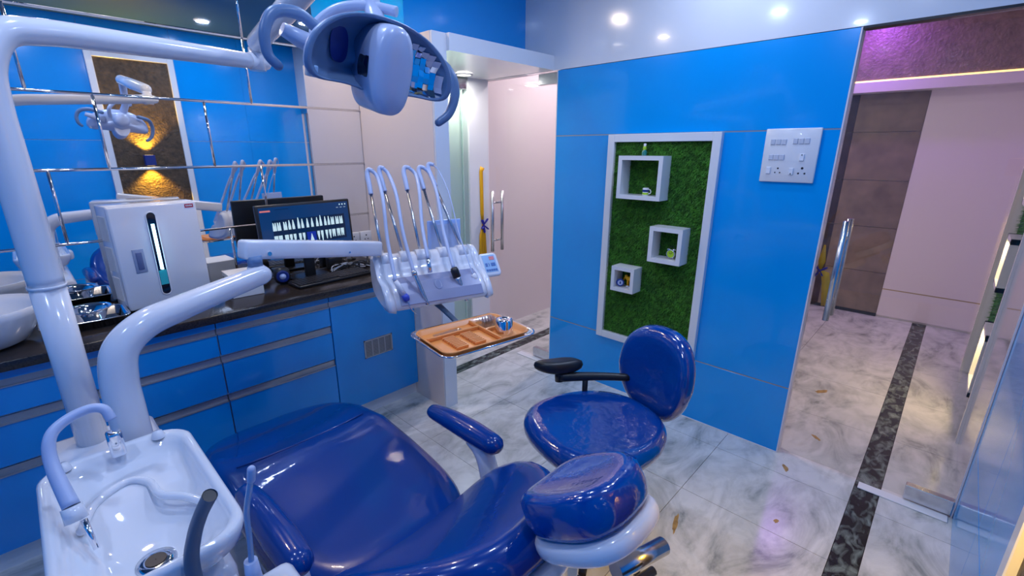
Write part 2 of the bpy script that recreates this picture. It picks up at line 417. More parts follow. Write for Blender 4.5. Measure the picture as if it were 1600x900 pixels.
# ------------------------------------------------------------------ blue partition wall with grass panel (right)
wr = struct('wall_right', box((XB + 0.009, 0.452, 0), (XB + 0.075, 2.048, 2.092)), 'paint')
for a, b in ((0.0, 0.388), (0.394, 1.687), (1.693, 2.095)):
    obj('blue_panel', MB().rbox((XB, 0.447, a), (XB + 0.009, 2.05, b), 0.0015, 1), 'blue', wr)
for z in (0.391, 1.69):
    obj('seam_strip', box((XB + 0.0005, 0.447, z - 0.003), (XB + 0.006, 2.05, z + 0.003)), 'alu', wr)
obj('edge_trim', box((XB - 0.001, 0.441, 0), (XB + 0.076, 0.447, 2.095)), 'corr_wall', wr)
obj('edge_trim', box((XB, 2.05, 0), (XB + 0.075, 2.056, 2.095)), 'white', wr)
obj('skirting_line', box((XB - 0.003, 0.447, 0), (XB, 2.05, 0.006)), 'white', wr)
struct('wall_upper_right', box((XB, -0.4, 2.098), (XB + 0.075, 2.34, CEIL)), 'white_wall')
struct('wall_upper_right_end', box((XB + 0.002, 2.34, 2.098), (XB + 0.075, 3.0, CEIL)), 'paint')

# ------------------------------------------------------------------ wall behind the camera side, with textured panel and sconce
wn = struct('wall_near', box((-1.35, YO - 0.1, 0), (XB + 0.075, YO - 0.006, CEIL)), 'paint')
for a, b in ((-1.35, -0.35), (-0.35, 0.70), (0.70, 1.40), (1.40, 2.02), (2.02, XB + 0.075)):
    for z0, z1 in ((0, 0.388), (0.391, 1.687), (1.69, CEIL)):
        obj('blue_panel', box((a + 0.001, YO - 0.006, z0 + 0.001), (b - 0.001, YO, z1 - 0.001)), 'blue', wn)
pn = thing('textured_wall_panel', (1.05, YO, 0.0), 'tall dark brown textured wall panel in a white frame, lit by a sconce', 'wall panel')
for a, b in (((0.70, 0.10), (0.755, 2.47)), ((1.337, 0.10), (1.392, 2.47)), ((0.755, 2.425), (1.337, 2.47)), ((0.755, 0.10), (1.337, 0.15))):
    obj('frame_rail', MB().rbox((a[0], YO, a[1]), (b[0], YO + 0.034, b[1]), 0.003, 1), 'white', pn)
nz = 7
for i in range(nz):
    z0 = 0.15 + i * 2.275 / nz
    obj('textured_tile', box((0.756, YO, z0 + 0.0005), (1.336, YO + 0.016, z0 + 2.275 / nz - 0.0005)), 'brown_tex', pn)
sc = thing('wall_sconce', (1.02, YO + 0.016, 1.50), 'small two-way wall sconce throwing yellow light up and down', 'wall lamp')
obj('body', MB().rbox((0.975, YO + 0.03, 1.45), (1.065, YO + 0.105, 1.55), 0.004, 1), 'navy', sc)
obj('bracket', box((0.995, YO + 0.016, 1.47), (1.045, YO + 0.03, 1.53)), 'black', sc)
for dz, rx in ((0.056, pi), (-0.056, 0)):
    l = bpy.data.lights.new('sconce_lamp', 'SPOT'); l.energy = 85; l.color = (1.0, 0.58, 0.05); l.spot_size = math.radians(105); l.spot_blend = 0.6; l.shadow_soft_size = 0.02
    lo = bpy.data.objects.new('sconce_lamp', l); col.objects.link(lo); lo.parent = sc; lo.location = (0, 0.05, dz); lo.rotation_euler = (rx, 0, 0)
    obj('sconce_lens', box((0.99, YO + 0.04, 1.50 + dz * 0.9), (1.05, YO + 0.095, 1.50 + dz * 0.92)), 'led_warm', sc)

# ------------------------------------------------------------------ corridor
cf = struct('wall_corridor_far', box((5.79, -0.45, 0), (5.9, 3.05, CEIL)), 'paint')
obj('white_panel', box((5.775, -0.40, 0.294), (5.79, 0.372, 2.10)), 'corr_wall', cf)
obj('white_panel', box((5.775, -0.40, 0.02), (5.79, 0.372, 0.284)), 'corr_wall', cf)
obj('gold_line', box((5.776, -0.40, 0.284), (5.79, 0.372, 0.294)), 'gold', cf)
tz = [0.03, 0.44, 0.88, 1.32, 1.76, 2.10]
for i in range(5):
    obj('brown_tile', box((5.772, 0.374, tz[i] + 0.002), (5.79, 0.876, tz[i + 1] - 0.002)), 'brown_tile', cf)
    obj('dark_tile', box((5.772, 0.878, tz[i] + 0.002), (5.79, 0.985, tz[i + 1] - 0.002)), 'brown_dark', cf)
    obj('brown_tile', box((5.772, 0.988, tz[i] + 0.002), (5.79, 1.60, tz[i + 1] - 0.002)), 'brown_tile', cf)
obj('skirting', box((5.765, 0.374, 0), (5.79, 3.0, 0.03)), 'black', cf)
obj('white_panel', box((5.775, 1.602, 0.03), (5.79, 3.0, 2.10)), 'corr_wall', cf)
bm_ = struct('trim_3', box((5.62, -0.40, 2.20), (5.79, 3.0, CEIL)), 'brown_leather')
obj('led_strip', box((5.612, -0.40, 2.185), (5.63, 3.0, 2.20)), 'led_warm', bm_)
obj('beam_fascia', box((5.60, -0.40, 2.10), (5.79, 3.0, 2.185)), 'corr_wall', bm_)
struct('wall_corridor_left', box((2.66, 2.90, 0), (5.79, 3.05, CEIL)), 'corr_wall')
# corridor wall on the right, with its lit grass niche panel
cr = struct('wall_corridor_right', box((2.709, -0.45, 0), (5.79, -0.335, CEIL)), 'corr_wall')
obj('gloss_panel', box((2.72, -0.335, 0.0), (3.44, -0.275, 2.6)), pm('grey_gloss', (0.50, 0.50, 0.54), 0.08, coat=0.6), cr)
gr2 = thing('grass_niche_panel', (4.0, -0.335, 0.0), 'corridor wall panel of artificial grass with warm lit white box niches', 'wall decor')
obj('backing', box((3.46, -0.335, 0.02), (4.75, -0.325, 2.3)), 'grass_base', gr2)
obj('frame_rail', box((3.44, -0.335, 0.0), (3.47, -0.262, 2.35)), 'white', gr2)
obj('frame_rail', box((4.72, -0.335, 0.0), (4.78, -0.262, 2.35)), 'white', gr2)
def grass_mesh(n, u0, u1, v0, v1, put, L=0.022):
    mb = MB()
    for _ in range(n):
        u, v = random.uniform(u0, u1), random.uniform(v0, v1)
        a = random.uniform(0, 2 * pi); l = L * random.uniform(0.6, 1.2); tilt = random.uniform(0.2, 0.9)
        du, dv = math.cos(a) * 0.0016, math.sin(a) * 0.0016
        eu, ev = -math.sin(a) * l * tilt, math.cos(a) * l * tilt - l * 0.25
        mb.add([put(u - du, v - dv, 0), put(u + du, v + dv, 0), put(u + eu, v + ev, l * (1 - 0.4 * tilt))], [(0, 1, 2)])
    return mb
tag(obj('grass', grass_mesh(9000, 3.48, 4.72, 0.03, 2.28, lambda u, v, h: (u, -0.325 + h * 1.4, v), 0.022), 'grass', gr2), kind='stuff')
for (x0, x1, z0, z1) in ((3.62, 3.98, 0.22, 0.60), (3.98, 4.30, 0.78, 1.10), (3.70, 4.10, 1.30, 1.75)):
    nb = obj('niche_box', MB().box((x0, -0.325, z0), (x1, -0.262, z0 + 0.03)).box((x0, -0.325, z1 - 0.03), (x1, -0.262, z1)).box((x0, -0.325, z0), (x0 + 0.03, -0.262, z1)).box((x1 - 0.03, -0.325, z0), (x1, -0.262, z1)), 'white', gr2)
    obj('niche_light', box((x0 + 0.04, -0.318, z1 - 0.036), (x1 - 0.04, -0.275, z1 - 0.031)), 'led_niche', nb)
    l = bpy.data.lights.new('niche_lamp', 'AREA'); l.shape = 'RECTANGLE'; l.size = x1 - x0 - 0.1; l.size_y = 0.04; l.energy = 2.5; l.color = (1.0, 0.68, 0.30)
    lo = bpy.data.objects.new('niche_lamp', l); col.objects.link(lo); lo.parent = gr2; lo.location = ((x0 + x1) / 2 - 4.0, -0.295 + 0.335, z1 - 0.045)

# ------------------------------------------------------------------ glass doors
def glass_door(name, y_hinge, y_free, label):
    s = 1 if y_free > y_hinge else -1
    d = thing(name, (XB + 0.03, y_hinge, 0), None, None); d['kind'] = 'structure'
    x0, x1 = XB + 0.026, XB + 0.038
    obj('glass_pane', box((x0, min(y_hinge, y_free), 0.015), (x1, max(y_hinge, y_free), 2.085)), 'glass', d)
    for z0, z1 in ((0.012, 0.085), (2.02, 2.09)):
        obj('patch_fitting', MB().rbox((x0 - 0.014, y_hinge, z0), (x1 + 0.014, y_hinge + s * 0.17, z1), 0.003, 1), 'steel', d)
    yh = y_free - s * 0.085
    for sx in (-1, 1):
        xx = (x0 + x1) / 2 + sx * 0.055
        h = obj('pull_handle', MB().tube([(xx, yh, 0.81), (xx, yh, 1.29)], 0.0135, 16), 'steel', d)
        for z in (0.90, 1.20):
            obj('standoff', MB().tube([(xx, yh, z), ((x0 + x1) / 2, yh, z)], 0.008, 12), 'steel', h)
    return d
d1 = glass_door('door_1', 2.058, 2.73, '')
d2 = glass_door('door_2', -0.262, 0.436, '')
struct('trim_4', box((XB + 0.0, -0.27, 2.088), (XB + 0.06, 0.44, 2.098)), 'black')
for nm, a, b in (('floor_spring_plate', -0.255, 0.075), ('floor_spring_plate', 2.06, 2.36)):
    tag(obj(nm, MB().rbox((XB - 0.035, a, 0), (XB + 0.022, b, 0.006), 0.002, 1), 'white', origin=(XB, (a + b) / 2, 0)),
        'white floor spring cover plate under the ' + ('right glass door' if a < 0 else 'left glass door'), 'cover plate', 'door floor plates')
obj('edge_profile', box((XB + 0.02, -0.268, 0), (XB + 0.044, -0.2625, 2.09)), 'corr_wall', d2)
def ribbon(pts, wd, nrm, up=(0, 0, 1)):
    mb = MB(); n = len(pts); vs = []
    for i, p in enumerate(pts):
        p = Vector(p); t = (Vector(pts[min(i + 1, n - 1)]) - Vector(pts[max(i - 1, 0)])).normalized()
        s = t.cross(Vector(nrm)).normalized() * wd[i] / 2
        vs += [p - s, p + s, p + s + Vector(nrm) * 0.002, p - s + Vector(nrm) * 0.002]
    fs = []
    for i in range(n - 1):
        for q in range(4): fs.append((i * 4 + q, i * 4 + (q + 1) % 4, i * 4 + 4 + (q + 1) % 4, i * 4 + 4 + q))
    fs += [(3, 2, 1, 0), (4 * n - 4, 4 * n - 3, 4 * n - 2, 4 * n - 1)]
    return mb.add(vs, fs, True)
# ribbons left from the opening, tied at the door edges
t = thing('ribbon', (2.60, 2.72, 0.74), 'yellow satin ribbon with blue knot hanging beside the left glass door', 'ribbon')
nm = (-0.3, -0.95, 0)
obj('upper_strip', ribbon([(2.585, 2.728, 1.47), (2.57, 2.728, 1.44), (2.572, 2.728, 1.3), (2.575, 2.728, 1.12), (2.58, 2.728, 1.04)], [0.04, 0.03, 0.03, 0.03, 0.02], nm), 'yellow', t)
for dx in (-0.018, 0.0, 0.018):
    obj('tail', ribbon([(2.58, 2.728 - abs(dx) * 0.2, 1.03), (2.575 + dx, 2.724, 0.94), (2.575 + dx * 1.5, 2.722, 0.70 + abs(dx) * 2)], [0.012, 0.026, 0.03], nm), 'yellow', t)
kb = MB()
for (dx, dz) in ((0.03, 0.04), (-0.02, 0.035), (0.035, -0.03), (0.0, -0.05), (-0.02, -0.02)):
    kb.tube([(2.585, 2.722, 1.02), (2.585 + dx, 2.712, 1.02 + dz)], [0.008, 0.014], 8, flat=0.5, round_end=True)
obj('knot', kb, 'ribbon_blue', t)
t = thing('ribbon', (XB + 0.05, 0.41, 0.87), 'yellow satin ribbon with blue knot behind the right glass door edge', 'ribbon')
nm = (-1, 0, 0)
obj('upper_strip', ribbon([(XB + 0.05, 0.425, 1.16), (XB + 0.05, 0.424, 1.08), (XB + 0.05, 0.425, 1.04)], [0.008, 0.03, 0.012], nm), 'yellow', t)
obj('tail', ribbon([(XB + 0.05, 0.425, 1.03), (XB + 0.05, 0.40, 1.02), (XB + 0.05, 0.385, 0.95), (XB + 0.05, 0.375, 0.86)], [0.015, 0.034, 0.036, 0.032], nm), 'yellow', t)
kb = MB()
for (dy, dz) in ((0.02, 0.02), (-0.02, 0.015), (0.015, -0.025), (-0.012, -0.02)):
    kb.tube([(XB + 0.052, 0.425, 1.03), (XB + 0.056, 0.425 + dy, 1.03 + dz)], [0.006, 0.011], 8, flat=0.5, round_end=True)
obj('knot', kb, 'ribbon_blue', t)

# ------------------------------------------------------------------ cabinets and worktop
CF = 2.40
def drawer_cabinet(x0, x1, label):
    t = thing('drawer_cabinet', ((x0 + x1) / 2, CF + 0.2, 0), label, 'cabinet', group='blue base cabinets under the worktop')
    obj('carcass', box((x0 + 0.001, CF + 0.02, 0.085), (x1 - 0.001, YA, 0.826)), 'white', t)
    obj('top_rail', box((x0 + 0.0015, CF, 0.79), (x1 - 0.0015, CF + 0.02, 0.826)), 'blue_cab', t)
    for z0, z1 in ((0.66, 0.758), (0.455, 0.612), (0.09, 0.407)):
        z0 = {0.66: 0.652, 0.455: 0.446, 0.09: 0.09}[z0]
        z1 = {0.758: 0.758, 0.612: 0.612, 0.407: 0.406}[z1]
        d = obj('drawer_front', MB().rbox((x0 + 0.002, CF, z0), (x1 - 0.002, CF + 0.018, z1), 0.0015, 1), 'blue_cab', t)
        # continuous finger-pull profile along the upper edge
        obj('handle_profile', MB().box((x0 + 0.002, CF + 0.012, z1 + 0.002), (x1 - 0.002, CF + 0.018, z1 + 0.030)).box((x0 + 0.002, CF - 0.004, z1), (x1 - 0.002, CF + 0.014, z1 + 0.004)), 'alu', d)
    obj('plinth', box((x0, CF + 0.03, 0), (x1, CF + 0.05, 0.085)), 'white', t)
    return t
drawer_cabinet(-1.15, -0.594, 'blue drawer cabinet at the far left end under the sink')
drawer_cabinet(-0.592, -0.036, 'blue drawer cabinet under the white sink bowl behind the lamp pole')
drawer_cabinet(-0.034, 0.526, 'blue three-drawer cabinet below the white steriliser')
drawer_cabinet(0.528, 1.086, 'blue three-drawer cabinet below the monitor and keyboard')
t = thing('vent_cabinet', (1.37, CF + 0.2, 0), 'blue one-door cabinet with a metal vent grille beside the portal', 'cabinet', group='blue base cabinets under the worktop')
obj('carcass', box((1.089, CF + 0.02, 0.085), (1.649, YA, 0.826)), 'white', t)
obj('top_rail', box((1.0895, CF, 0.79), (1.648, CF + 0.02, 0.826)), 'blue_cab', t)
dr = obj('door', MB().rbox((1.09, CF, 0.088), (1.648, CF + 0.018, 0.758), 0.0015, 1), 'blue_cab', t)
obj('handle_profile', MB().box((1.09, CF + 0.012, 0.760), (1.648, CF + 0.018, 0.788)).box((1.09, CF - 0.004, 0.758), (1.648, CF + 0.014, 0.762)), 'alu', dr)
obj('plinth', box((1.088, CF + 0.03, 0), (1.65, CF + 0.05, 0.085)), 'white', t)
gx0, gx1, gz0, gz1 = 1.273, 1.468, 0.385, 0.50
vg = obj('vent_grille', MB().box((gx0, CF - 0.004, gz0), (gx1, CF, gz0 + 0.008)).box((gx0, CF - 0.004, gz1 - 0.008), (gx1, CF, gz1)).box((gx0, CF - 0.004, gz0), (gx0 + 0.008, CF, gz1)).box((gx1 - 0.008, CF - 0.004, gz0), (gx1, CF, gz1))
         .box((gx0 + 0.052, CF - 0.004, gz0), (gx0 + 0.058, CF, gz1)).box((gx0 + 0.095, CF - 0.004, gz0), (gx0 + 0.101, CF, gz1)).box((gx0 + 0.139, CF - 0.004, gz0), (gx0 + 0.145, CF, gz1)), 'alu', t)
obj('grille_void', box((gx0 + 0.004, CF - 0.0012, gz0 + 0.004), (gx1 - 0.004, CF - 0.0006, gz1 - 0.004)), 'seal', vg)
for i in range(11):
    z = gz0 + 0.012 + i * 0.0091
    obj('louvre', box((gx0 + 0.006, CF - 0.0035, z), (gx1 - 0.006, CF - 0.001, z + 0.0042)), 'alu', vg)
wt = obj('worktop', MB().rbox((-1.15, 2.365, 0.827), (1.6495, YA - 0.001, 0.866), 0.004, 2), 'granite', origin=(0.25, 2.6, 0.83))
tag(wt, 'long polished black granite worktop along the mirror wall', 'worktop')

CT = 0.8665
# vessel sink
t = thing('vessel_sink', (-0.21, 2.585, CT), 'white ceramic vessel sink at the left end of the worktop', 'sink')
prof = [(0.001, 0.0), (0.10, 0.0), (0.135, 0.02), (0.17, 0.07), (0.195, 0.125), (0.205, 0.158), (0.198, 0.160), (0.185, 0.13), (0.155, 0.075), (0.11, 0.035), (0.04, 0.022), (0.001, 0.021)]
obj('bowl', MB().lathe(prof, (-0.21, 2.60, CT), 48), 'ceramic', t)
obj('drain', MB().lathe([(0.001, 0.026), (0.022, 0.026), (0.026, 0.022)], (-0.21, 2.60, CT), 20), 'chrome', t)

# steel instrument tray and bowl
t = thing('steel_tray', (0.11, 2.665, CT), 'rectangular polished steel tray on the worktop beside the steriliser', 'tray')
def tray_mesh(cx, cy, z, w, d, h, T=None, wall=0.012, rim=0.012, r=0.03):
    R = [[(x, y, z) for x, y in rrect(w - 2 * wall - 2 * rim, d - 2 * wall - 2 * rim, r * 0.6, 5, cx, cy)],
         [(x, y, z + h) for x, y in rrect(w - 2 * rim, d - 2 * rim, r * 0.8, 5, cx, cy)],
         [(x, y, z + h + 0.002) for x, y in rrect(w, d, r, 5, cx, cy)],
         [(x, y, z + h - 0.002) for x, y in rrect(w + 0.002, d + 0.002, r, 5, cx, cy)],
         [(x, y, z + h - 0.002) for x, y in rrect(w - 2 * rim + 0.004, d - 2 * rim + 0.004, r * 0.8, 5, cx, cy)],
         [(x, y, z - 0.002) for x, y in rrect(w - 2 * wall - 2 * rim + 0.003, d - 2 * wall - 2 * rim + 0.003, r * 0.6, 5, cx, cy)]]
    mb = MB(); mb.loft(R, caps=False, T=T)
    n = len(R[0]); mb.add(R[0], [list(range(n))], False, T); mb.add(R[-1], [list(range(n))[::-1]], False, T)
    return mb
obj('tray_body', tray_mesh(0.10, 2.645, CT + 0.003, 0.30, 0.22, 0.035), 'chrome', t)
t = thing('steel_bowl', (0.105, 2.655, CT + 0.005), 'round polished steel bowl standing in the steel tray', 'bowl')
prof = [(0.001, 0.0), (0.045, 0.0), (0.058, 0.022), (0.068, 0.052), (0.086, 0.066), (0.084, 0.068), (0.065, 0.056), (0.055, 0.024), (0.043, 0.003), (0.001, 0.002)]
obj('bowl_body', MB().lathe(prof, (0.115, 2.645, CT + 0.0055), 40), 'chrome', t)

# UV steriliser cabinet
T0 = (0.262, 2.64, CT); rz = math.radians(11)
t = thing('uv_steriliser', T0, 'white ultraviolet steriliser cabinet with a glowing lamp window', 'steriliser', rz)
W, D, H = 0.355, 0.15, 0.497
obj('body', MB().rbox((0, 0.028, 0.012), (W, D, H), 0.006), 'plastic', t, True)
dd = obj('door', MB().rbox((-0.004, 0, 0.018), (W + 0.003, 0.026, H - 0.004), 0.008), 'plastic', t, True)
for i in range(3):
    obj('side_rib', box((-0.003, 0.05, 0.06 + i * 0.14), (0.0, D - 0.02, 0.17 + i * 0.14)), 'card', t, True)
for x in (0.03, W - 0.03):
    for y in (0.05, D - 0.02): obj('foot', MB().lathe([(0.001, 0), (0.012, 0), (0.012, 0.012)], (x, y, 0), 12), 'black', t, True)
def slot(x, z0, z1, r, n=10):
    return [(x + r * math.cos(a), z1 + r * math.sin(a)) for a in [pi * q / n for q in range(n + 1)]] + [(x + r * math.cos(a), z0 + r * math.sin(a)) for a in [pi + pi * q / n for q in range(n + 1)]]
RX = Matrix.Rotation(pi / 2, 4, 'X')
wx = 0.155
win = obj('window', MB().prism(slot(wx, 0.085, 0.44, 0.018), 0.0002, 0.003, RX), 'dark_glass', dd, True)
obj('window_rim', MB().tube([(p[0], -0.002, p[1]) for p in slot(wx, 0.085, 0.44, 0.02)] + [(wx + 0.02, -0.002, 0.44)], 0.0028, 8), 'plastic', dd, True)
obj('uv_lamp', MB().tube([(wx, -0.0015, 0.19), (wx, -0.0015, 0.405)], 0.0158, 12, flat=0.4), 'uv', win, True)
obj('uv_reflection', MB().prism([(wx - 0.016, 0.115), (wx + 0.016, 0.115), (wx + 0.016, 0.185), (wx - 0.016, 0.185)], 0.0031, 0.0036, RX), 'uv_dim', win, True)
obj('door_pull', MB().rbox((0.052, -0.005, 0.19), (0.098, 0.0, 0.30), 0.003), 'grey_plastic', dd, True)
obj('door_pull_recess', MB().rbox((0.063, -0.0085, 0.205), (0.087, -0.004, 0.285), 0.002), pm('slate_blue', (0.12, 0.16, 0.32), 0.4), dd, True)
rl = obj('red_label', box((0.305, -0.0012, 0.465), (0.343, 0.0, 0.482)), 'red_label', dd, True)
for i in range(5): obj('label_print', box((0.309 + i * 0.0062, -0.0018, 0.4705), (0.3135 + i * 0.0062, -0.0011, 0.477 + 0.001 * (i % 2))), 'white', rl, True)

# white carton
t = thing('carton', (0.75, 2.66, CT), 'small white cardboard carton standing left of the monitor', 'box', math.radians(-3))
cb = obj('box_body', MB().rbox((-0.075, -0.085, 0), (0.075, 0.085, 0.115), 0.002, 1), 'card', t, True)
obj('lid_flap', box((-0.0755, -0.0855, 0.1152), (0.0755, 0.0855, 0.117)), 'card', t, True)
obj('printed_side', box((-0.0765, -0.07, 0.02), (-0.0752, 0.07, 0.095)), pm('grey_print', (0.35, 0.34, 0.36), 0.6, noise=0.6, nscale=45), t, True)

# monitor
mrz = math.radians(2)
t = thing('monitor', (1.14, 2.72, CT), 'wide black computer monitor showing a dental x-ray chart', 'monitor', mrz)
Tm = Matrix.Translation((0, -0.06, 0.165)) @ Matrix.Rotation(math.radians(-4), 4, 'X')
mw, mh = 0.275, 0.285
obj('housing', MB().rbox((-mw, 0, 0), (mw, 0.03, mh), 0.006, T=Tm), 'black', t, True)
scn = obj('screen', MB().box((-mw + 0.014, -0.0015, 0.02), (mw - 0.014, 0.0, mh - 0.014), Tm), 'screen', t, True)
obj('x_ray_band', MB().box((-0.20, -0.0022, 0.055), (0.23, -0.0016, 0.20), Tm), 'screen_band', scn, True)
obj('red_tab', MB().box((-0.255, -0.0024, 0.247), (-0.20, -0.0016, 0.256), Tm), 'screen_red', scn, True)
obj('menu_line', MB().box((-0.175, -0.0024, 0.255), (-0.10, -0.0016, 0.258), Tm), 'screen_band', scn, True)
for i in range(3):
    obj('menu_icon', MB().box((0.205 + i * 0.018, -0.0024, 0.252), (0.212 + i * 0.018, -0.0016, 0.260), Tm), 'screen_white', scn, True)
    obj('menu_text', MB().box((0.185 + i * 0.024, -0.0024, 0.238), (0.198 + i * 0.024, -0.0016, 0.240), Tm), 'screen_white', scn, True)
xs_t = [-0.19, -0.166, -0.132, -0.108, -0.086, -0.056, -0.034, -0.004, 0.024, 0.054, 0.076, 0.104, 0.126, 0.150, 0.180, 0.206]
for i, x in enumerate(xs_t):
    wide = i in (0, 1, 2, 13, 14, 15); hh = 0.046 if wide else (0.062 if i in (5, 10) else 0.052); hw = 0.0105 if wide else 0.0075
    for up in (0, 1):
        zb = 0.142 if up else 0.115; sg = 1 if up else -1
        if not up and i in (7, 8): continue
        if wide: pts = [(-hw, 0), (hw, 0), (hw, sg * hh * 0.35), (hw * 0.8, sg * hh), (hw * 0.3, sg * hh * 0.95), (0, sg * hh * 0.5), (-hw * 0.3, sg * hh * 0.95), (-hw * 0.8, sg * hh), (-hw, sg * hh * 0.35)]
        else: pts = [(-hw, 0), (hw, 0), (hw * 1.0, sg * hh * 0.3), (hw * 0.25, sg * hh), (-hw * 0.25, sg * hh), (-hw * 1.0, sg * hh * 0.3)]
        mb = MB(); o_ = [(x + a, -0.0026, zb + b) for a, b in pts]
        mb.add(o_ , [list(range(len(o_)))], False, Tm)
        obj('tooth_image', mb, 'screen_white', scn, True)
obj('tooth_logo', MB().box((-0.004 - 0.012, -0.0026, 0.06), (0.028 + 0.010, -0.0018, 0.116), Tm), pm('screen_blue', (0.0, 0.02, 0.2), 0.2, emit=(0.01, 0.03, 0.35), estr=0.6), scn, True)
mb = MB(); o_ = [(0.000, -0.003, 0.062), (0.024, -0.003, 0.062), (0.012, -0.003, 0.108)]; mb.add(o_, [(0, 1, 2)], False, Tm)
obj('tooth_logo_mark', mb, 'screen_white', scn, True)
obj('stand_neck', MB().rbox((-0.03, -0.015, 0.01), (0.03, 0.01, 0.25), 0.004), 'black', t, True)
obj('stand_base', MB().pillow(rrect(0.22, 0.125, 0.03), 0.014, 0.005, lambda x, y, z: (x, y + 0.015, z + 0.008)), 'black', t, True)
# keyboard
t = thing('keyboard', (1.205, 2.585, CT), 'black computer keyboard lying in front of the monitor', 'keyboard', math.radians(3))
obj('case', MB().rbox((-0.23, -0.075, 0.0), (0.23, 0.075, 0.018), 0.006), 'black', t, True)
km = MB()
for r in range(6):
    for c in range(20):
        if r == 0 and 5 < c < 11: continue
        km.box((-0.22 + c * 0.022, -0.068 + r * 0.023, 0.018), (-0.202 + c * 0.022, -0.050 + r * 0.023, 0.0235))
tag(obj('keys', km, pm('dark_keys', (0.03, 0.03, 0.035), 0.4), t, True), kind='stuff')
# speaker
t = thing('desk_speaker', (0.968, 2.70, CT), 'small round black desktop speaker with a blue cone beside the keyboard', 'speaker', math.radians(-14))
obj('cabinet', MB().pillow(superellipse(0.043, 0.046, 3.2), 0.075, 0.02, lambda x, y, z: (x, z + 0.005, y + 0.047)), 'black', t, True)
Ts = Matrix.Translation((0, -0.034, 0.047)) @ Matrix.Rotation(pi / 2, 4, 'X')
cn = obj('cone', MB().lathe([(0.001, 0.001), (0.016, 0.002), (0.028, 0.008), (0.034, 0.004), (0.035, -0.004)], n=28, T=Ts), 'navy', t, True)
obj('dome', MB().lathe([(0.001, 0.014), (0.008, 0.0125), (0.015, 0.007), (0.018, 0.002)], n=24, T=Ts), 'pupil', cn, True)
# cables and small power brick behind the keyboard
t = thing('cable_bundle', (1.32, 2.72, CT), 'tangle of black and white cables under the monitor', 'cables')
for i in range(9):
    x0 = 1.28 + random.uniform(0, 0.04); pts = []
    for q in range(6):
        pts.append((x0 + q * 0.045 + random.uniform(-0.02, 0.02), 2.725 + random.uniform(-0.05, 0.04), CT + 0.006 + random.uniform(0, 0.05 if 0 < q < 5 else 0.01)))
    obj('cable', MB().tube(pts, 0.0032, 7, smooth_path=6), 'cable_w' if i % 3 == 0 else 'black', t)
t = thing('power_brick', (1.34, 2.825, CT), 'black power adapter box on the worktop behind the cables', 'box')
pb = obj('case', MB().rbox((1.30, 2.795, CT), (1.39, 2.85, CT + 0.075), 0.005), 'black', t)
obj('lead', MB().tube([(1.39, 2.822, CT + 0.05), (1.43, 2.82, CT + 0.03), (1.47, 2.825, CT + 0.01), (1.51, 2.835, CT + 0.005)], 0.004, 8, smooth_path=6), 'black', pb)
t = thing('phone_stand', (1.55, 2.76, CT), 'small black phone stand by the portal side on the worktop', 'stand')
obj('base', MB().lathe([(0.001, 0), (0.03, 0), (0.03, 0.006), (0.006, 0.01), (0.005, 0.13)], (1.55, 2.76, CT), 20), 'black', t)
obj('clip', MB().rbox((1.52, 2.745, CT + 0.125), (1.60, 2.77, CT + 0.15), 0.004), 'black', t)

# ------------------------------------------------------------------ dental chair
t = thing('dental_chair', (0.58, 1.2, 0), 'glossy dark blue dental treatment chair with armrests and reclined back', 'dental chair')
CX = 0.595
def lerp(tab, x):
    if x <= tab[0][0]: return tab[0][1]
    for (a, b), (c, d) in zip(tab, tab[1:]):
        if x <= c: return b + (d - b) * (x - a) / (c - a)
    return tab[-1][1]
seat_z = [(0.9, 0.475), (1.05, 0.462), (1.3, 0.47), (1.5, 0.495), (1.62, 0.50), (1.75, 0.475), (1.95, 0.425), (2.15, 0.355), (2.3, 0.30)]
def smooth(tab, x, h=0.07): return (lerp(tab, x - h) + 2 * lerp(tab, x) + lerp(tab, x + h)) / 4
ol = []
for (x, y) in superellipse(0.318, 0.655, 4.0, 64, 0, 0):
    yy = 1.585 + y
    wd = 1.0 if yy < 1.75 else 1 - 0.16 * ((yy - 1.75) / 0.48) ** 2
    ol.append((x * wd, yy))
def seat_fn(x, y, z):
    side = 0.022 * (abs(x) / 0.318) ** 3 if z > 0 else 0
    return (CX + x, y, smooth(seat_z, y) + z - 0.045 + side)
obj('seat', MB().pillow(ol, 0.115, 0.05, seat_fn, 0.0, rings=12), 'vinyl', t)
# piping line where seat turns into leg rest
pl = [(CX + x, 1.66, smooth(seat_z, 1.66) + 0.0135 + 0.022 * (abs(x) / 0.318) ** 3) for x in [-0.25 + 0.05 * i for i in range(11)]]
obj('seam', MB().tube(pl, 0.003, 6), 'vinyl', t)
obj('seat_shell', MB().pillow([(x * 0.9, y * 0.98 + 0.03) for x, y in ol], 0.05, 0.02, lambda x, y, z: (CX + x, y, smooth(seat_z, y) + z - 0.125), rings=8), 'plastic', t)
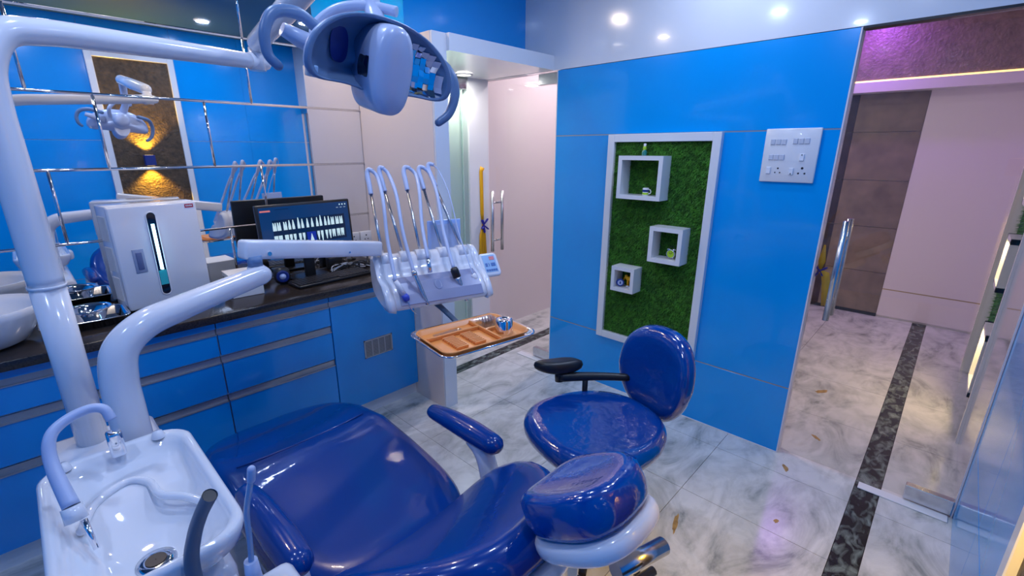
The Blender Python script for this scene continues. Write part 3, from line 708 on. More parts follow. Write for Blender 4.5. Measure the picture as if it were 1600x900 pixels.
# backrest: local (u across, s along)
b0 = Vector((CX + 0.0, 0.955, 0.465)); ba = math.radians(37)
bd = Vector((0, -math.cos(ba), math.sin(ba))); bn = Vector((0, math.sin(ba), math.cos(ba)))
bo = []
for (x, y) in superellipse(0.30, 0.29, 3.2, 56):
    s_ = y + 0.29; wd = 1.0 if s_ < 0.25 else 1 - 0.34 * ((s_ - 0.25) / 0.33) ** 1.6
    bo.append((x * wd, s_))
def back_fn(x, s_, z):
    curve = 0.05 * (abs(x) / 0.3) ** 2 if z > 0 else 0.03 * (abs(x) / 0.3) ** 2
    p = b0 + bd * s_ + bn * (z + curve - 0.01 + 0.05 * math.sin(pi * min(1, s_ / 0.58)) * 0.5)
    return (p.x + x, p.y, p.z)
obj('backrest', MB().pillow(bo, 0.10, 0.045, back_fn, rings=10), 'vinyl', t)
obj('back_shell', MB().pillow([(x * 0.92, y * 0.95 + 0.015) for x, y in bo], 0.05, 0.02, lambda x, s_, z: back_fn(x, s_, z - 0.075), rings=6), 'plastic', t)
# headrest
ha = math.radians(31)
hd = Vector((0, -math.cos(ha), math.sin(ha))); hn = Vector((0, math.sin(ha), math.cos(ha)))
h0 = Vector((0.695, 0.435, 0.905))
ho = superellipse(0.118, 0.125, 2.7, 48)
def head_fn(x, y, z):
    dish = 0.028 * ((x / 0.128) ** 2 + 0.5 * (y / 0.135) ** 2) if z > 0 else 0.0
    p = h0 + hd * y + hn * (z + dish); return (p.x + x, p.y, p.z)
hr = obj('headrest', MB().pillow(ho, 0.085, 0.038, head_fn, rings=8), 'wrap', t)
obj('headrest_shell', MB().pillow([(x * 1.01, y * 1.01) for x, y in ho], 0.046, 0.02, lambda x, y, z: tuple(Vector(head_fn(x, y, -0.001)) + hn * (z - 0.058)), rings=5), 'plastic', hr)
hb = h0 - hn * 0.085
obj('headrest_bracket', MB().rbox((-0.03, -0.02, -0.02), (0.03, 0.14, 0.015), 0.006, T=Matrix.Translation(hb) @ Matrix(((1, 0, 0, 0), (0, -hd.y, hn.y, 0), (0, -hd.z, hn.z, 0), (0, 0, 0, 1)))), 'black', hr)
obj('headrest_knob', MB().tube([hb + Vector((-0.02, -0.05, -0.035)), hb + Vector((0.115, -0.085, -0.045))], 0.019, 20), 'steel', hr)
obj('bracket_lever', MB().tube([hb + Vector((-0.10, -0.07, -0.03)), hb + Vector((0.03, -0.105, -0.03))], 0.009, 10), 'black', hr)
# armrests
def armrest(x, y0, y1, z, dx=0.0):
    a = obj('armrest_pad', MB().tube([(x + dx, y0, z), (x + dx * 0.6, y0 * 0.7 + y1 * 0.3, z + 0.002), (x + dx * 0.3, y0 * 0.3 + y1 * 0.7, z), (x, y1, z - 0.008)], [0.038, 0.042, 0.039, 0.031], 18, smooth_path=6, flat=0.85, round_end=True), 'vinyl', t)
    obj('armrest_post', MB().tube([(x + dx, y0 + 0.10, z - 0.025), (x + dx, y0 + 0.045, z - 0.05), (x + dx, y0 + 0.015, z - 0.12), (x + dx, y0 + 0.005, z - 0.22)], [0.026, 0.032, 0.033, 0.031], 18, smooth_path=6), 'plastic', t)
    obj('armrest_socket', MB().tube([(x + dx, y0 + 0.005, z - 0.20), (x + dx, y0 + 0.005, z - 0.30)], [0.038, 0.042], 18), 'navy', t)
armrest(0.91, 0.93, 1.23, 0.685)
armrest(0.275, 0.93, 1.26, 0.69)
obj('lift_base', MB().rbox((CX - 0.13, 1.05, 0.03), (CX + 0.13, 1.6, 0.36), 0.03), 'plastic', t)
obj('floor_plate', MB().pillow(rrect(0.46, 0.95, 0.08, cx=CX, cy=1.35), 0.03, 0.012, lambda x, y, z: (x, y, z + 0.0155)), 'plastic', t)

# ------------------------------------------------------------------ spittoon unit
t = thing('spittoon_unit', (0.04, 1.25, 0), 'white spittoon unit with ceramic basin, spouts and suction tubes', 'spittoon')
BZ = 0.90
obj('cabinet', MB().rbox((-0.10, 0.90, 0.05), (0.16, 1.74, 0.80), 0.03, 3), 'plastic', t)
obj('base_foot', MB().rbox((-0.08, 0.95, 0.0), (0.14, 1.70, 0.05), 0.01), 'plastic', t)
# basin: outer skin, rim, stepped bowl
def ring(w, d, r, z, cx=0.042, cy=1.115, e=None): return [(x, y, z) for x, y in rrect(w, d, r, 7, cx, cy)]
R = [ring(0.16, 0.34, 0.05, 0.80), ring(0.24, 0.44, 0.06, 0.825), ring(0.275, 0.50, 0.065, 0.86), ring(0.292, 0.518, 0.07, 0.892), ring(0.288, 0.512, 0.07, 0.902), ring(0.275, 0.50, 0.068, 0.906),
     ring(0.250, 0.470, 0.062, 0.902, cy=1.11), ring(0.240, 0.455, 0.06, 0.888, cy=1.105)]
# the wide shallow shelf and the deeper bowl towards the camera
R += [ring(0.225, 0.425, 0.06, 0.874, cy=1.10), ring(0.215, 0.30, 0.08, 0.868, cy=1.045), ring(0.195, 0.26, 0.085, 0.850, cy=1.03), ring(0.150, 0.20, 0.07, 0.828, cy=1.015), ring(0.07, 0.09, 0.033, 0.815, cy=1.00)]
bs = obj('basin', MB().loft(R), 'ceramic', t)
obj('drain_strainer', MB().lathe([(0.001, 0.006), (0.02, 0.008), (0.034, 0.006), (0.036, 0.0)], (0.042, 1.0, 0.814), 28), 'chrome', bs)
obj('drain_hole', MB().lathe([(0.001, 0.0095), (0.018, 0.0095)], (0.042, 1.0, 0.814), 20), 'seal', bs)
obj('basin_ledge', MB().tube([(-0.05, 1.13, 0.868), (-0.02, 1.20, 0.873), (0.04, 1.235, 0.874), (0.075, 1.20, 0.873), (0.085, 1.14, 0.869), (0.12, 1.10, 0.866), (0.145, 1.06, 0.862)], 0.009, 10, smooth_path=6, round_end=True), 'ceramic', bs)
# bowl rinse spout
sp = obj('rinse_spout', MB().tube([(-0.052, 1.13, 0.93), (-0.062, 1.19, 1.0), (-0.055, 1.215, 1.045), (-0.03, 1.23, 1.065), (0.01, 1.235, 1.075), (0.035, 1.225, 1.07), (0.043, 1.215, 1.045)], [0.0145, 0.012, 0.0108, 0.0102, 0.0098, 0.0098, 0.0098], 16, smooth_path=6), 'hose', t)
obj('spout_collar', MB().tube([(-0.05, 1.115, 0.905), (-0.052, 1.128, 0.932)], [0.019, 0.0175], 18), 'plastic', sp)
obj('spout_nozzle', MB().tube([(-0.040, 1.10, 0.91), (-0.034, 1.06, 0.862)], [0.006, 0.005], 12), 'chrome', sp)
obj('cup_filler', MB().rbox((0.028, 1.31, 0.90), (0.058, 1.34, 0.965), 0.006), 'chrome', t)
for x in (-0.055, 0.125): obj('basin_bolt', MB().lathe([(0.001, 0.018), (0.010, 0.016), (0.015, 0.004), (0.016, 0.0)], (x, 1.345, 0.90), 16), 'plastic', bs)
# suction tubes in their holder
hl = obj('suction_holder', MB().rbox((0.10, 0.715, 0.77), (0.225, 0.80, 0.845), 0.02, 3), 'plastic', t)
obj('holder_bracket', MB().rbox((0.12, 0.76, 0.73), (0.155, 0.95, 0.77), 0.008), 'plastic', t)
obj('suction_tube', MB().tube([(0.079, 0.842, 0.80), (0.080, 0.842, 0.90), (0.09, 0.825, 0.965), (0.103, 0.80, 1.02), (0.117, 0.772, 1.067)], [0.013, 0.0125, 0.0115, 0.011, 0.0115], 16, smooth_path=6, caps=False), 'rubber', t)
obj('suction_bore', MB().tube([(0.1125, 0.780, 1.055), (0.1165, 0.773, 1.0655)], [0.0095, 0.0105], 14), 'seal', t)
se = obj('saliva_ejector', MB().tube([(0.153, 0.766, 0.90), (0.156, 0.76, 0.95), (0.158, 0.75, 1.02), (0.166, 0.738, 1.07), (0.171, 0.732, 1.10)], 0.0048, 12, smooth_path=6), pm('clear_blue_tube', (0.30, 0.48, 0.72), 0.15, coat=0.5), t)
obj('ejector_tip', MB().tube([(0.1695, 0.7335, 1.088), (0.172, 0.731, 1.108)], 0.0065, 12, round_end=True), 'hose', se)
obj('ejector_valve', MB().tube([(0.153, 0.766, 0.84), (0.153, 0.766, 0.91)], [0.016, 0.011], 16), 'hose', se)

# ------------------------------------------------------------------ dental lamp on its pole
t = thing('dental_lamp', (0.01, 1.655, 0.80), 'dental operating lamp on a tall white pole with swing arm', 'dental lamp')
px, py = 0.008, 1.655
obj('pole', MB().tube([(px, py, 0.80), (px, py, 1.262)], 0.037, 24), 'plastic', t)
obj('pole_collar', MB().tube([(px, py, 1.258), (px, py, 1.266)], 0.0395, 24), 'plastic', t)
A1 = Vector((0.700, 1.93, 1.905))
obj('swing_arm', MB().tube([(px, py, 1.264), (px, py, 1.55), (px, py, 1.70), (px + 0.01, py + 0.004, 1.79), (px + 0.05, py + 0.02, 1.858), (px + 0.12, py + 0.05, 1.876), (px + 0.25, py + 0.10, 1.885), A1], [0.037, 0.037, 0.036, 0.035, 0.033, 0.031, 0.030, 0.026], 24, smooth_path=8), 'plastic', t)
jt = obj('arm_joint', MB().tube([A1 + Vector((0.012, 0, -0.03)), A1 + Vector((0.012, 0, 0.045))], [0.027, 0.024], 20), 'plastic', t)
obj('joint_cap', MB().tube([A1 + Vector((-0.01, -0.004, 0)), A1 + Vector((0.042, 0.012, 0))], [0.029, 0.024], 20, round_end=True), 'plastic', jt)
A2 = A1 + Vector((0.014, -0.02, 0.06)); A3 = Vector((0.70, 1.28, 2.075))
obj('upper_arm', MB().tube([A2, A2 * 0.5 + A3 * 0.5, A3], [0.033, 0.036, 0.034], 20, round_end=True), 'plastic', t)
L0 = Vector((0.663, 1.045, 1.795))
obj('lamp_yoke', MB().tube([A3, A3 + Vector((0.01, -0.06, 0.0)), (0.715, 1.17, 2.0), (0.715, 1.14, 1.93), (0.70, 1.10, 1.88)], [0.026, 0.024, 0.022, 0.022, 0.024], 18, smooth_path=6), 'lamp_shell', t)
obj('yoke_bow', MB().tube([(0.60, 1.20, 1.83), (0.60, 1.23, 1.885), (0.645, 1.20, 1.93), (0.70, 1.15, 1.94), (0.75, 1.09, 1.925)], 0.012, 12, smooth_path=6), 'lamp_shell', t)
# head frame: u along the wings, n out of the reflector, v up
un = Vector((0.99, -0.06, -0.09)).normalized(); nn = Vector((-0.14, -0.90, -0.20)).normalized()
nn = (nn - un * nn.dot(un)).normalized(); vn = nn.cross(un) * -1
if vn.z < 0: vn = -vn
un *= 1.08; vn *= 1.05
TH = Matrix(((un.x, vn.x, nn.x, L0.x), (un.y, vn.y, nn.y, L0.y), (un.z, vn.z, nn.z, L0.z), (0, 0, 0, 1)))
rimo = []
for q in range(56):
    a = 2 * pi * q / 56; c, s_ = math.cos(a), math.sin(a)
    x = 0.172 * math.copysign(abs(c) ** 0.85, c); y = (0.092 if s_ > 0 else 0.074) * math.copysign(abs(s_) ** 0.9, s_)
    y -= 0.02 * (abs(x) / 0.172) ** 2
    if s_ < 0: y += 0.018 * math.sin(pi * min(1, abs(x) / 0.172)) * (abs(s_))
    rimo.append((x, y))
def rr_(sc, z, sy=None): return [(x * sc, y * (sy or sc), z + 0.030 * (abs(x) / 0.172) ** 2) for x, y in rimo]
hdp = obj('lamp_head', MB().loft([rr_(0.12, -0.095), rr_(0.45, -0.09), rr_(0.80, -0.06), rr_(0.97, -0.02), rr_(1.0, 0.0), rr_(0.985, 0.006), rr_(0.93, 0.003)], T=TH, caps=False), 'lamp_shell', t)
obj('rim', MB().loft([rr_(0.995, -0.004), rr_(1.0, 0.006), rr_(0.97, 0.010), rr_(0.92, 0.004)], T=TH, caps=False), 'handle_blue', hdp)
obj('inner_bowl', MB().loft([rr_(0.925, 0.003), rr_(0.78, -0.03), rr_(0.45, -0.06), rr_(0.05, -0.066)], T=TH, caps=False), 'lamp_inner', hdp)
obj('back_cap', MB().lathe([(0.001, -0.125), (0.03, -0.122), (0.045, -0.11), (0.05, -0.085)], n=24, T=TH), 'lamp_shell', hdp)
# faceted mirror on the right wing, following the bowl
rim_pol = sorted((math.atan2(y, x) % (2 * pi), math.hypot(x, y), x) for x, y in rimo)
def dep(u, v):
    a = math.atan2(v, u) % (2 * pi); lo, hi = rim_pol[-1], rim_pol[0]; la, ha_ = lo[0] - 2 * pi, hi[0]
    for p, q in zip(rim_pol, rim_pol[1:]):
        if p[0] <= a < q[0]: lo, hi = p, q; la, ha_ = p[0], q[0]; break
    f_ = (a - la) / max(ha_ - la, 1e-6) if a < 6.2 else 0.5
    sc_ = math.hypot(u, v) / (lo[1] + (hi[1] - lo[1]) * f_)
    xr = u / max(sc_, 0.05)
    return lerp([(0.05, -0.066), (0.45, -0.06), (0.78, -0.03), (0.925, 0.003)], sc_) + 0.03 * (xr / 0.172) ** 2 + 0.009, sc_
for sg in (1,):
    mb = MB(); nu, nv = 9, 10
    for i in range(nu):
        for j in range(nv):
            u0, u1 = 0.045 + i * 0.0115, 0.045 + (i + 1) * 0.0115
            off = 0.003 if i % 2 else 0
            v0, v1 = -0.075 + j * 0.013 + off, -0.075 + (j + 1) * 0.013 + off
            um, vm = (u0 + u1) / 2, (v0 + v1) / 2
            if um > 0.16 or dep(um, vm)[1] > 0.86: continue
            zc = dep(um, vm)[0]; tu, tv = random.uniform(-0.28, 0.28), random.uniform(-0.28, 0.28)
            su = (dep(um + 0.006, vm)[0] - dep(um - 0.006, vm)[0]) / 0.012; sv = (dep(um, vm + 0.006)[0] - dep(um, vm - 0.006)[0]) / 0.012
            P4 = [(sg * u, v, zc + (u - um) * (su + tu) + (v - vm) * (sv + tv)) for u, v in ((u0, v0), (u1, v0), (u1, v1), (u0, v1))]
            mb.add(P4, [(0, 1, 2, 3)], False, TH)
    tag(obj('faceted_reflector', mb, 'facet', hdp), 'mirror of small square facets', kind='stuff')
# central bulb cover
cvo = [(x, y) for x, y in superellipse(0.046, 0.092, 2.5, 44)]
obj('bulb_cover', MB().loft([[(x * s_ + 0.004, y * s2 - 0.012, z) for x, y in cvo] for s_, s2, z in ((1.0, 1.0, -0.055), (1.0, 1.0, 0.035), (0.97, 0.985, 0.055), (0.86, 0.94, 0.068), (0.6, 0.8, 0.075), (0.2, 0.4, 0.077), (0.01, 0.01, 0.077))], T=TH), 'lamp_shell', hdp)
obj('bulb_window', MB().pillow(superellipse(0.048, 0.026, 2.2, 32), 0.006, 0.0025, lambda x, y, z: (-0.0425 - z * 0.6 + 1.5 * x * x * 4, x - 0.012, y + 0.008), T=TH, rings=3), 'dark_glass', hdp)
obj('painted_reflection', MB().pillow(superellipse(0.024, 0.036, 2.6, 28), 0.003, 0.001, lambda x, y, z: (x - 0.085, y + 0.018, z - 0.020 - 0.5 * (x + 0.0)), T=TH, rings=3), 'navy', hdp)  # dark reflection inside the left wing, painted as a navy patch
for (dx, mt) in ((-0.155, 'card'), (-0.145, 'keypad')):
    obj('switch_tab', MB().rbox((dx - 0.006, -0.055, 0.005), (dx + 0.006, -0.032, 0.022), 0.003, T=TH), mt, hdp)
# curved handles either side
obj('grip_handle', MB().tube([(-0.10, 0.035, -0.09), (-0.155, 0.055, -0.065), (-0.205, 0.045, -0.045), (-0.225, 0.01, -0.03), (-0.222, -0.03, -0.02), (-0.205, -0.048, -0.012)], [0.012, 0.0125, 0.0115, 0.0105, 0.01, 0.0095], 14, smooth_path=7, T=TH, round_end=True), 'handle_blue', hdp)
obj('grip_handle', MB().tube([(0.10, 0.035, -0.085), (0.165, 0.035, -0.035), (0.190, 0.01, 0.0), (0.196, -0.03, 0.02), (0.182, -0.075, 0.03), (0.155, -0.102, 0.03)], [0.012, 0.0125, 0.012, 0.0115, 0.011, 0.010], 14, smooth_path=7, T=TH, round_end=True), 'handle_blue', hdp)
obj('handle_stub', MB().tube([(-0.085, -0.005, -0.06), (-0.15, 0.01, -0.062), (-0.185, 0.02, -0.062)], [0.022, 0.018, 0.013], 14, T=TH), 'lamp_shell', hdp)

# ------------------------------------------------------------------ instrument delivery unit
t = thing('instrument_delivery_unit', (0.083, 1.44, 0.80), 'white swing-arm dental instrument console with five hanging handpieces', 'dental console')
obj('support_tube', MB().tube([(0.085, 1.445, 0.80), (0.084, 1.44, 0.95), (0.086, 1.445, 1.04), (0.105, 1.455, 1.115), (0.165, 1.475, 1.160), (0.26, 1.515, 1.175), (0.40, 1.575, 1.190), (0.515, 1.617, 1.203)], [0.042, 0.041, 0.041, 0.0405, 0.0385, 0.036, 0.034, 0.032], 26, smooth_path=10, round_end=True), 'plastic', t)
obj('arm_pivot', MB().tube([(0.505, 1.63, 1.19), (0.505, 1.63, 1.232)], 0.026, 22), 'plastic', t)
obj('pivot_sleeve', MB().tube([(0.505, 1.63, 1.232), (0.505, 1.63, 1.266)], 0.023, 22), 'handle_blue', t)
a0, a1 = Vector((0.478, 1.645, 1.290)), Vector((1.06, 1.785, 1.188))
ax = (a1 - a0).normalized(); az = Vector((0, 0, 1)); ay = az.cross(ax).normalized(); az = ax.cross(ay)
TA = Matrix(((ax.x, ay.x, az.x, a0.x), (ax.y, ay.y, az.y, a0.y), (ax.z, ay.z, az.z, a0.z), (0, 0, 0, 1)))
bar = obj('parallel_arm', MB().rbox((-0.005, -0.028, -0.032), ((a1 - a0).length, 0.028, 0.032), 0.012, 3, T=TA), 'plastic', t)
obj('arm_bolt', MB().tube([Vector((0.075, -0.033, -0.012)), Vector((0.075, -0.027, -0.012))], 0.0075, 12, T=TA), 'chrome', bar)
obj('arm_screw', MB().tube([Vector((0.42, -0.031, -0.012)), Vector((0.42, -0.027, -0.012))], 0.004, 10, T=TA), 'chrome', bar)
# console body in its own frame: x along the front, y towards the user, z up
hz = math.radians(-16)
ex = Vector((math.cos(hz), math.sin(hz), 0)); ey = Vector((math.sin(hz), -math.cos(hz), 0)) 
H0 = Vector((1.09, 1.81, 0.0))
TC = Matrix(((ex.x, ey.x, 0, H0.x), (ex.y, ey.y, 0, H0.y), (0, 0, 1, 0), (0, 0, 0, 1)))
def console_ring(x, s=1.0, zc=1.06, yc=0.09):
    pts = [(-0.02, 1.02), (-0.03, 1.10), (-0.015, 1.145), (0.02, 1.155), (0.05, 1.14), (0.075, 1.095), (0.10, 1.065), (0.155, 1.045), (0.20, 1.005), (0.225, 0.965), (0.215, 0.95), (0.15, 0.945), (0.06, 0.96), (0.0, 0.985)]
    return [(x, yc + (y - yc) * s, zc + (z - zc) * s) for y, z in pts]
body = obj('console_body', MB().loft([console_ring(-0.02, 0.97), console_ring(-0.005, 1.0), console_ring(0.40, 1.0), console_ring(0.415, 0.97)], T=TC), 'plastic', t)
for xa, xb in ((-0.055, -0.02), (0.415, 0.45)):
    sg = -1 if xa < 0 else 1
    rs = [console_ring(xa if sg < 0 else xb, 0.86), console_ring(xa + 0.006 if sg < 0 else xb - 0.006, 1.01), console_ring(xb if sg < 0 else xa, 1.07)]
    obj('end_cheek', MB().loft(rs, T=TC), 'plastic', body)
# roll of holder cradles along the top
for i, x in enumerate((0.0, 0.085, 0.17, 0.275, 0.37)):
    wdt = (0.06, 0.055, 0.075, 0.065, 0.06)[i]
    obj('holder_roll', MB().tube([Vector((x - wdt / 2 + 0.01, 0.028, 1.13)), Vector((x + wdt / 2, 0.028, 1.13))], [0.034, 0.034], 20, T=TC, round_end=False), 'plastic', body)
fp = [(0.112, 1.0625), (0.155, 1.0475), (0.20, 1.0085), (0.2255, 0.971)]
fr = MB()
fr.loft([[(xa, y, z) for xa in (0.005,) for y, z in fp] + [(0.005, y + 0.0025, z + 0.003) for y, z in fp[::-1]], [(0.392, y, z) for y, z in fp] + [(0.392, y + 0.0025, z + 0.003) for y, z in fp[::-1]]], smooth=False, T=TC)
obj('front_recess', fr, pm('grey_lavender_front', (0.30, 0.33, 0.50), 0.25, coat=0.3), body)
obj('front_emblem', MB().pillow(superellipse(0.017, 0.028, 2.2, 24), 0.004, 0.0015, lambda x, y, z: (x + 0.19, 0.181 + y * 0.66 + z * 0.5, 1.0305 - y * 0.60 + z), T=TC, rings=3), bpy.data.materials['grey_lavender_front'], body)
# keypad at the right end
kp = obj('keypad', MB().pillow(rrect(0.09, 0.12, 0.018), 0.022, 0.009, lambda x, y, z: (0.497 + x * 1.1, 0.09 - y * 0.62 + z * 0.5, 1.062 + y * 0.80 + z * 0.7), T=TC, rings=4), 'plastic', body)
def kpp(x, y, z): return (0.497 + x * 1.1, 0.09 - y * 0.62 + z * 0.5 + 0.0055, 1.062 + y * 0.80 + z * 0.7 + 0.0085)
def kpq(x0, y0, x1, y1, z=0.0): return MB().add([kpp(x0, y0, z), kpp(x1, y0, z), kpp(x1, y1, z), kpp(x0, y1, z), kpp(x0, y0, z + 0.0015), kpp(x1, y0, z + 0.0015), kpp(x1, y1, z + 0.0015), kpp(x0, y1, z + 0.0015)], [(0, 3, 2, 1), (4, 5, 6, 7), (0, 1, 5, 4), (1, 2, 6, 5), (2, 3, 7, 6), (3, 0, 4, 7)], False, TC)
obj('keypad_face', kpq(-0.031, -0.045, 0.031, 0.045, -0.0008), 'keypad', kp)
obj('key_mark', kpq(0.002, 0.018, 0.026, 0.036, 0.0012), 'key_red', kp)
for i in range(5): obj('key', kpq(-0.027 + i * 0.0112, -0.040, -0.018 + i * 0.0112, -0.030, 0.0012), 'key_blue', kp)
for (a, b) in ((-0.025, -0.014), (-0.008, -0.005), (0.003, 0.024)): obj('key', kpq(a, -0.015, b, 0.002, 0.0012), 'key_blue', kp)
obj('keypad_neck', MB().tube([Vector((0.435, 0.05, 1.08)), Vector((0.48, 0.07, 1.078))], 0.012, 12, T=TC), 'plastic', body)
# translucent panel standing behind the console
obj('back_panel', MB().rbox((0.245, -0.075, 1.10), (0.42, -0.067, 1.275), 0.004, T=TC), 'pane', body)
obj('back_panel_recess', MB().rbox((0.262, -0.067, 1.12), (0.403, -0.0655, 1.255), 0.001, 1, T=TC), 'hose', body)
# five whip arms with their hoses and handpieces
RB = [(1.08, 1.785, 1.135), (1.172, 1.762, 1.135), (1.252, 1.742, 1.135), (1.36, 1.715, 1.135), (1.458, 1.69, 1.135)]
RT_ = [(1.138, 1.968, 1.51), (1.193, 1.958, 1.518), (1.318, 1.944, 1.517), (1.392, 1.928, 1.516), (1.440, 1.918, 1.530)]
HT = [(617, 425), (645, 413), (668, 398), (703, 408), (733, 424)]
HPT = [((1.035, 1.63, 1.075), (1.063, 1.585, 0.985)), ((1.118, 1.615, 1.10), (1.135, 1.575, 1.0)), ((1.215, 1.64, 1.14), (1.212, 1.625, 1.08)), ((1.31, 1.58, 1.09), (1.328, 1.53, 0.965)), ((1.40, 1.55, 1.05), (1.42, 1.535, 1.0))]
for i in range(5):
    b, p = Vector(RB[i]), Vector(RT_[i]); h1, h2 = Vector(HPT[i][0]), Vector(HPT[i][1])
    d = (p - b).normalized(); s0 = p - d * 0.115
    rod = obj('whip_rod', MB().tube([b, s0], 0.0068, 10), 'steel', t)
    side = Vector((0.030, -0.032, 0.0)) if i > 1 else Vector((0.020, -0.030, 0.0))
    obj('rod_sleeve', MB().tube([s0, s0 + d * 0.05, p - d * 0.022, p + side * 0.25 + Vector((0, 0, 0.004)), p + side * 0.8], [0.0105, 0.0115, 0.0115, 0.0105, 0.0085], 12, smooth_path=6), 'hose', rod)
    r_h = 0.0028 if i == 4 else 0.0082
    hs = obj('hose', MB().tube([p + side * 0.7, p + side * 1.15 + Vector((0.004, -0.01, -0.03)), (p + side) * 0.70 + h1 * 0.30 + Vector((0.008, -0.012, 0.012)), (p + side) * 0.35 + h1 * 0.65, h1], r_h, 10, smooth_path=8), 'hose', t)
    dd_ = (h2 - h1).normalized()
    if i == 0:
        hp = obj('scaler_handpiece', MB().tube([h1, h1 + dd_ * 0.03, h2 - dd_ * 0.035], [0.010, 0.0125, 0.012], 14), 'plastic', t)
        obj('grip_sleeve', MB().tube([h2 - dd_ * 0.036, h2 - dd_ * 0.02, h2 - dd_ * 0.006], [0.0135, 0.016, 0.010], 12), pm('blue_grip', (0.05, 0.09, 0.55), 0.35), hp)
        obj('scaler_tip', MB().tube([h2 - dd_ * 0.008, h2 + Vector((0.006, -0.006, -0.03)), h2 + Vector((0.03, -0.012, -0.058))], [0.0045, 0.0028, 0.0014], 8, smooth_path=5), 'chrome', hp)
    elif i == 1:
        hp = obj('turbine_handpiece', MB().tube([h1, h1 + dd_ * 0.04, h2, h2 + Vector((0.008, -0.012, -0.035))], [0.0095, 0.0105, 0.009, 0.0085], 14, smooth_path=5, round_end=True), 'steel', t)
        obj('connector', MB().tube([h1 - dd_ * 0.004, h1 + dd_ * 0.014], 0.0115, 14), 'steel', hp)
    elif i == 2:
        hp = obj('hose_coupling', MB().tube([h1, h2], [0.010, 0.0108], 14), 'chrome', t)
        obj('coupling_bore', MB().tube([h2 - dd_ * 0.002, h2 + dd_ * 0.0008], 0.008, 12), 'seal', hp)
    elif i == 3:
        hp = obj('contra_angle_handpiece', MB().tube([h1 + dd_ * 0.04, h1 + dd_ * 0.06, h1 + dd_ * 0.11, h2], [0.0155, 0.0145, 0.0115, 0.0065], 16), 'steel', t)
        obj('motor', MB().tube([h1 - dd_ * 0.002, h1 + dd_ * 0.01, h1 + dd_ * 0.045], [0.014, 0.019, 0.0185], 16), 'black', hp)
        obj('handpiece_head', MB().tube([h2 - dd_ * 0.004, h2 + Vector((0.006, -0.006, -0.018))], [0.007, 0.009], 12, round_end=True), 'chrome', hp)
    else:
        hp = obj('syringe', MB().tube([h1, h1 + dd_ * 0.02, h2], [0.012, 0.0145, 0.0135], 14), 'plastic', t)
        obj('syringe_nose', MB().tube([h2 - dd_ * 0.001, h2 + dd_ * 0.02, h2 + dd_ * 0.028], [0.0138, 0.011, 0.006], 14), 'handle_blue', hp)
# bracket and steel tray holder below the console
trz = math.radians(-9); TZ = 0.885
obj('tray_arm', MB().tube([(1.215, 1.70, 0.955), (1.235, 1.62, 0.93), (1.235, 1.50, 0.885), (1.20, 1.38, 0.872)], [0.017, 0.016, 0.014, 0.012], 14, smooth_path=6, flat=0.7), 'rubber', t)
TT = Matrix.Translation((1.163, 1.293, TZ)) @ Matrix.Rotation(trz, 4, 'Z')
th_ = obj('tray_holder', tray_mesh(0, 0, 0, 0.435, 0.31, 0.014, T=TT, r=0.05), 'chrome', t)

# orange tray with moulded compartments
TT2z = TZ + 0.0155
t = thing('orange_tray', (1.158, 1.29, TT2z - 0.013), 'orange plastic compartment tray lying on the steel tray holder', 'tray', trz)
tw, td = 0.395, 0.268
obj('tray_base', tray_mesh(0, 0, 0.002, tw, td, 0.018, wall=0.008, rim=0.008, r=0.04), 'orange', t, True)
for a, b in (((-tw / 2 + 0.016, 0.040), (0.06, 0.050)), ((0.055, -td / 2 + 0.016), (0.065, td / 2 - 0.016)), ((0.06, -0.005), (tw / 2 - 0.016, 0.005))):
    obj('divider', MB().rbox((a[0], a[1], 0.002), (b[0], b[1], 0.018), 0.003), 'orange', t, True)
for xr in (-0.10, -0.02):
    for i in range(9):
        y = 0.022 - i * 0.0132
        obj('rib', MB().rbox((xr - 0.026, y - 0.0040, 0.002), (xr + 0.026, y + 0.0032, 0.014), 0.002, 1), 'orange', t, True)
def place(lx, ly): 
    v = Matrix.Translation((1.158, 1.29, TT2z - 0.011)) @ Matrix.Rotation(trz, 4, 'Z') @ Vector((lx, ly, 0)); return v
v = place(0.118, -0.052)
t = thing('steel_dappen_pot', v, 'small polished steel pot standing upside down on the orange tray', 'pot')
obj('pot_body', MB().lathe([(0.0365, 0.0), (0.0375, 0.003), (0.035, 0.012), (0.0345, 0.055), (0.031, 0.062), (0.016, 0.0625), (0.014, 0.0595), (0.001, 0.0595)], tuple(v), 32), 'chrome', t)
v = place(0.112, 0.056)
t = thing('bur_block', v, 'clear plastic block of tiny steel burs on the orange tray', 'bur block', trz)
obj('block', MB().rbox((-0.040, -0.032, 0.0), (0.040, 0.032, 0.032), 0.002, 1), 'clear', t, True)
bmb = MB()
for i in range(9):
    for j in range(4):
        x, y = -0.028 + i * 0.007, -0.02 + j * 0.0133; bmb.tube([(x, y, 0.003), (x, y, 0.022 + 0.012 * ((i + j) % 2)), (x, y, 0.024 + 0.012 * ((i + j) % 2))], [0.0009, 0.0009, 0.0016], 6)
tag(obj('burs', bmb, 'burs', t, True), kind='stuff')
v = place(-0.07, 0.075)
t = thing('clear_strip_packet', v, 'small crumpled clear plastic packet at the back of the orange tray', 'packet', trz)
obj('film', MB().pillow(rrect(0.13, 0.03, 0.006), 0.006, 0.002, lambda x, y, z: (x, y, z + 0.005 + 0.0025 * math.sin(x * 90) * math.cos(y * 160)), rings=6), 'clear', t, True)

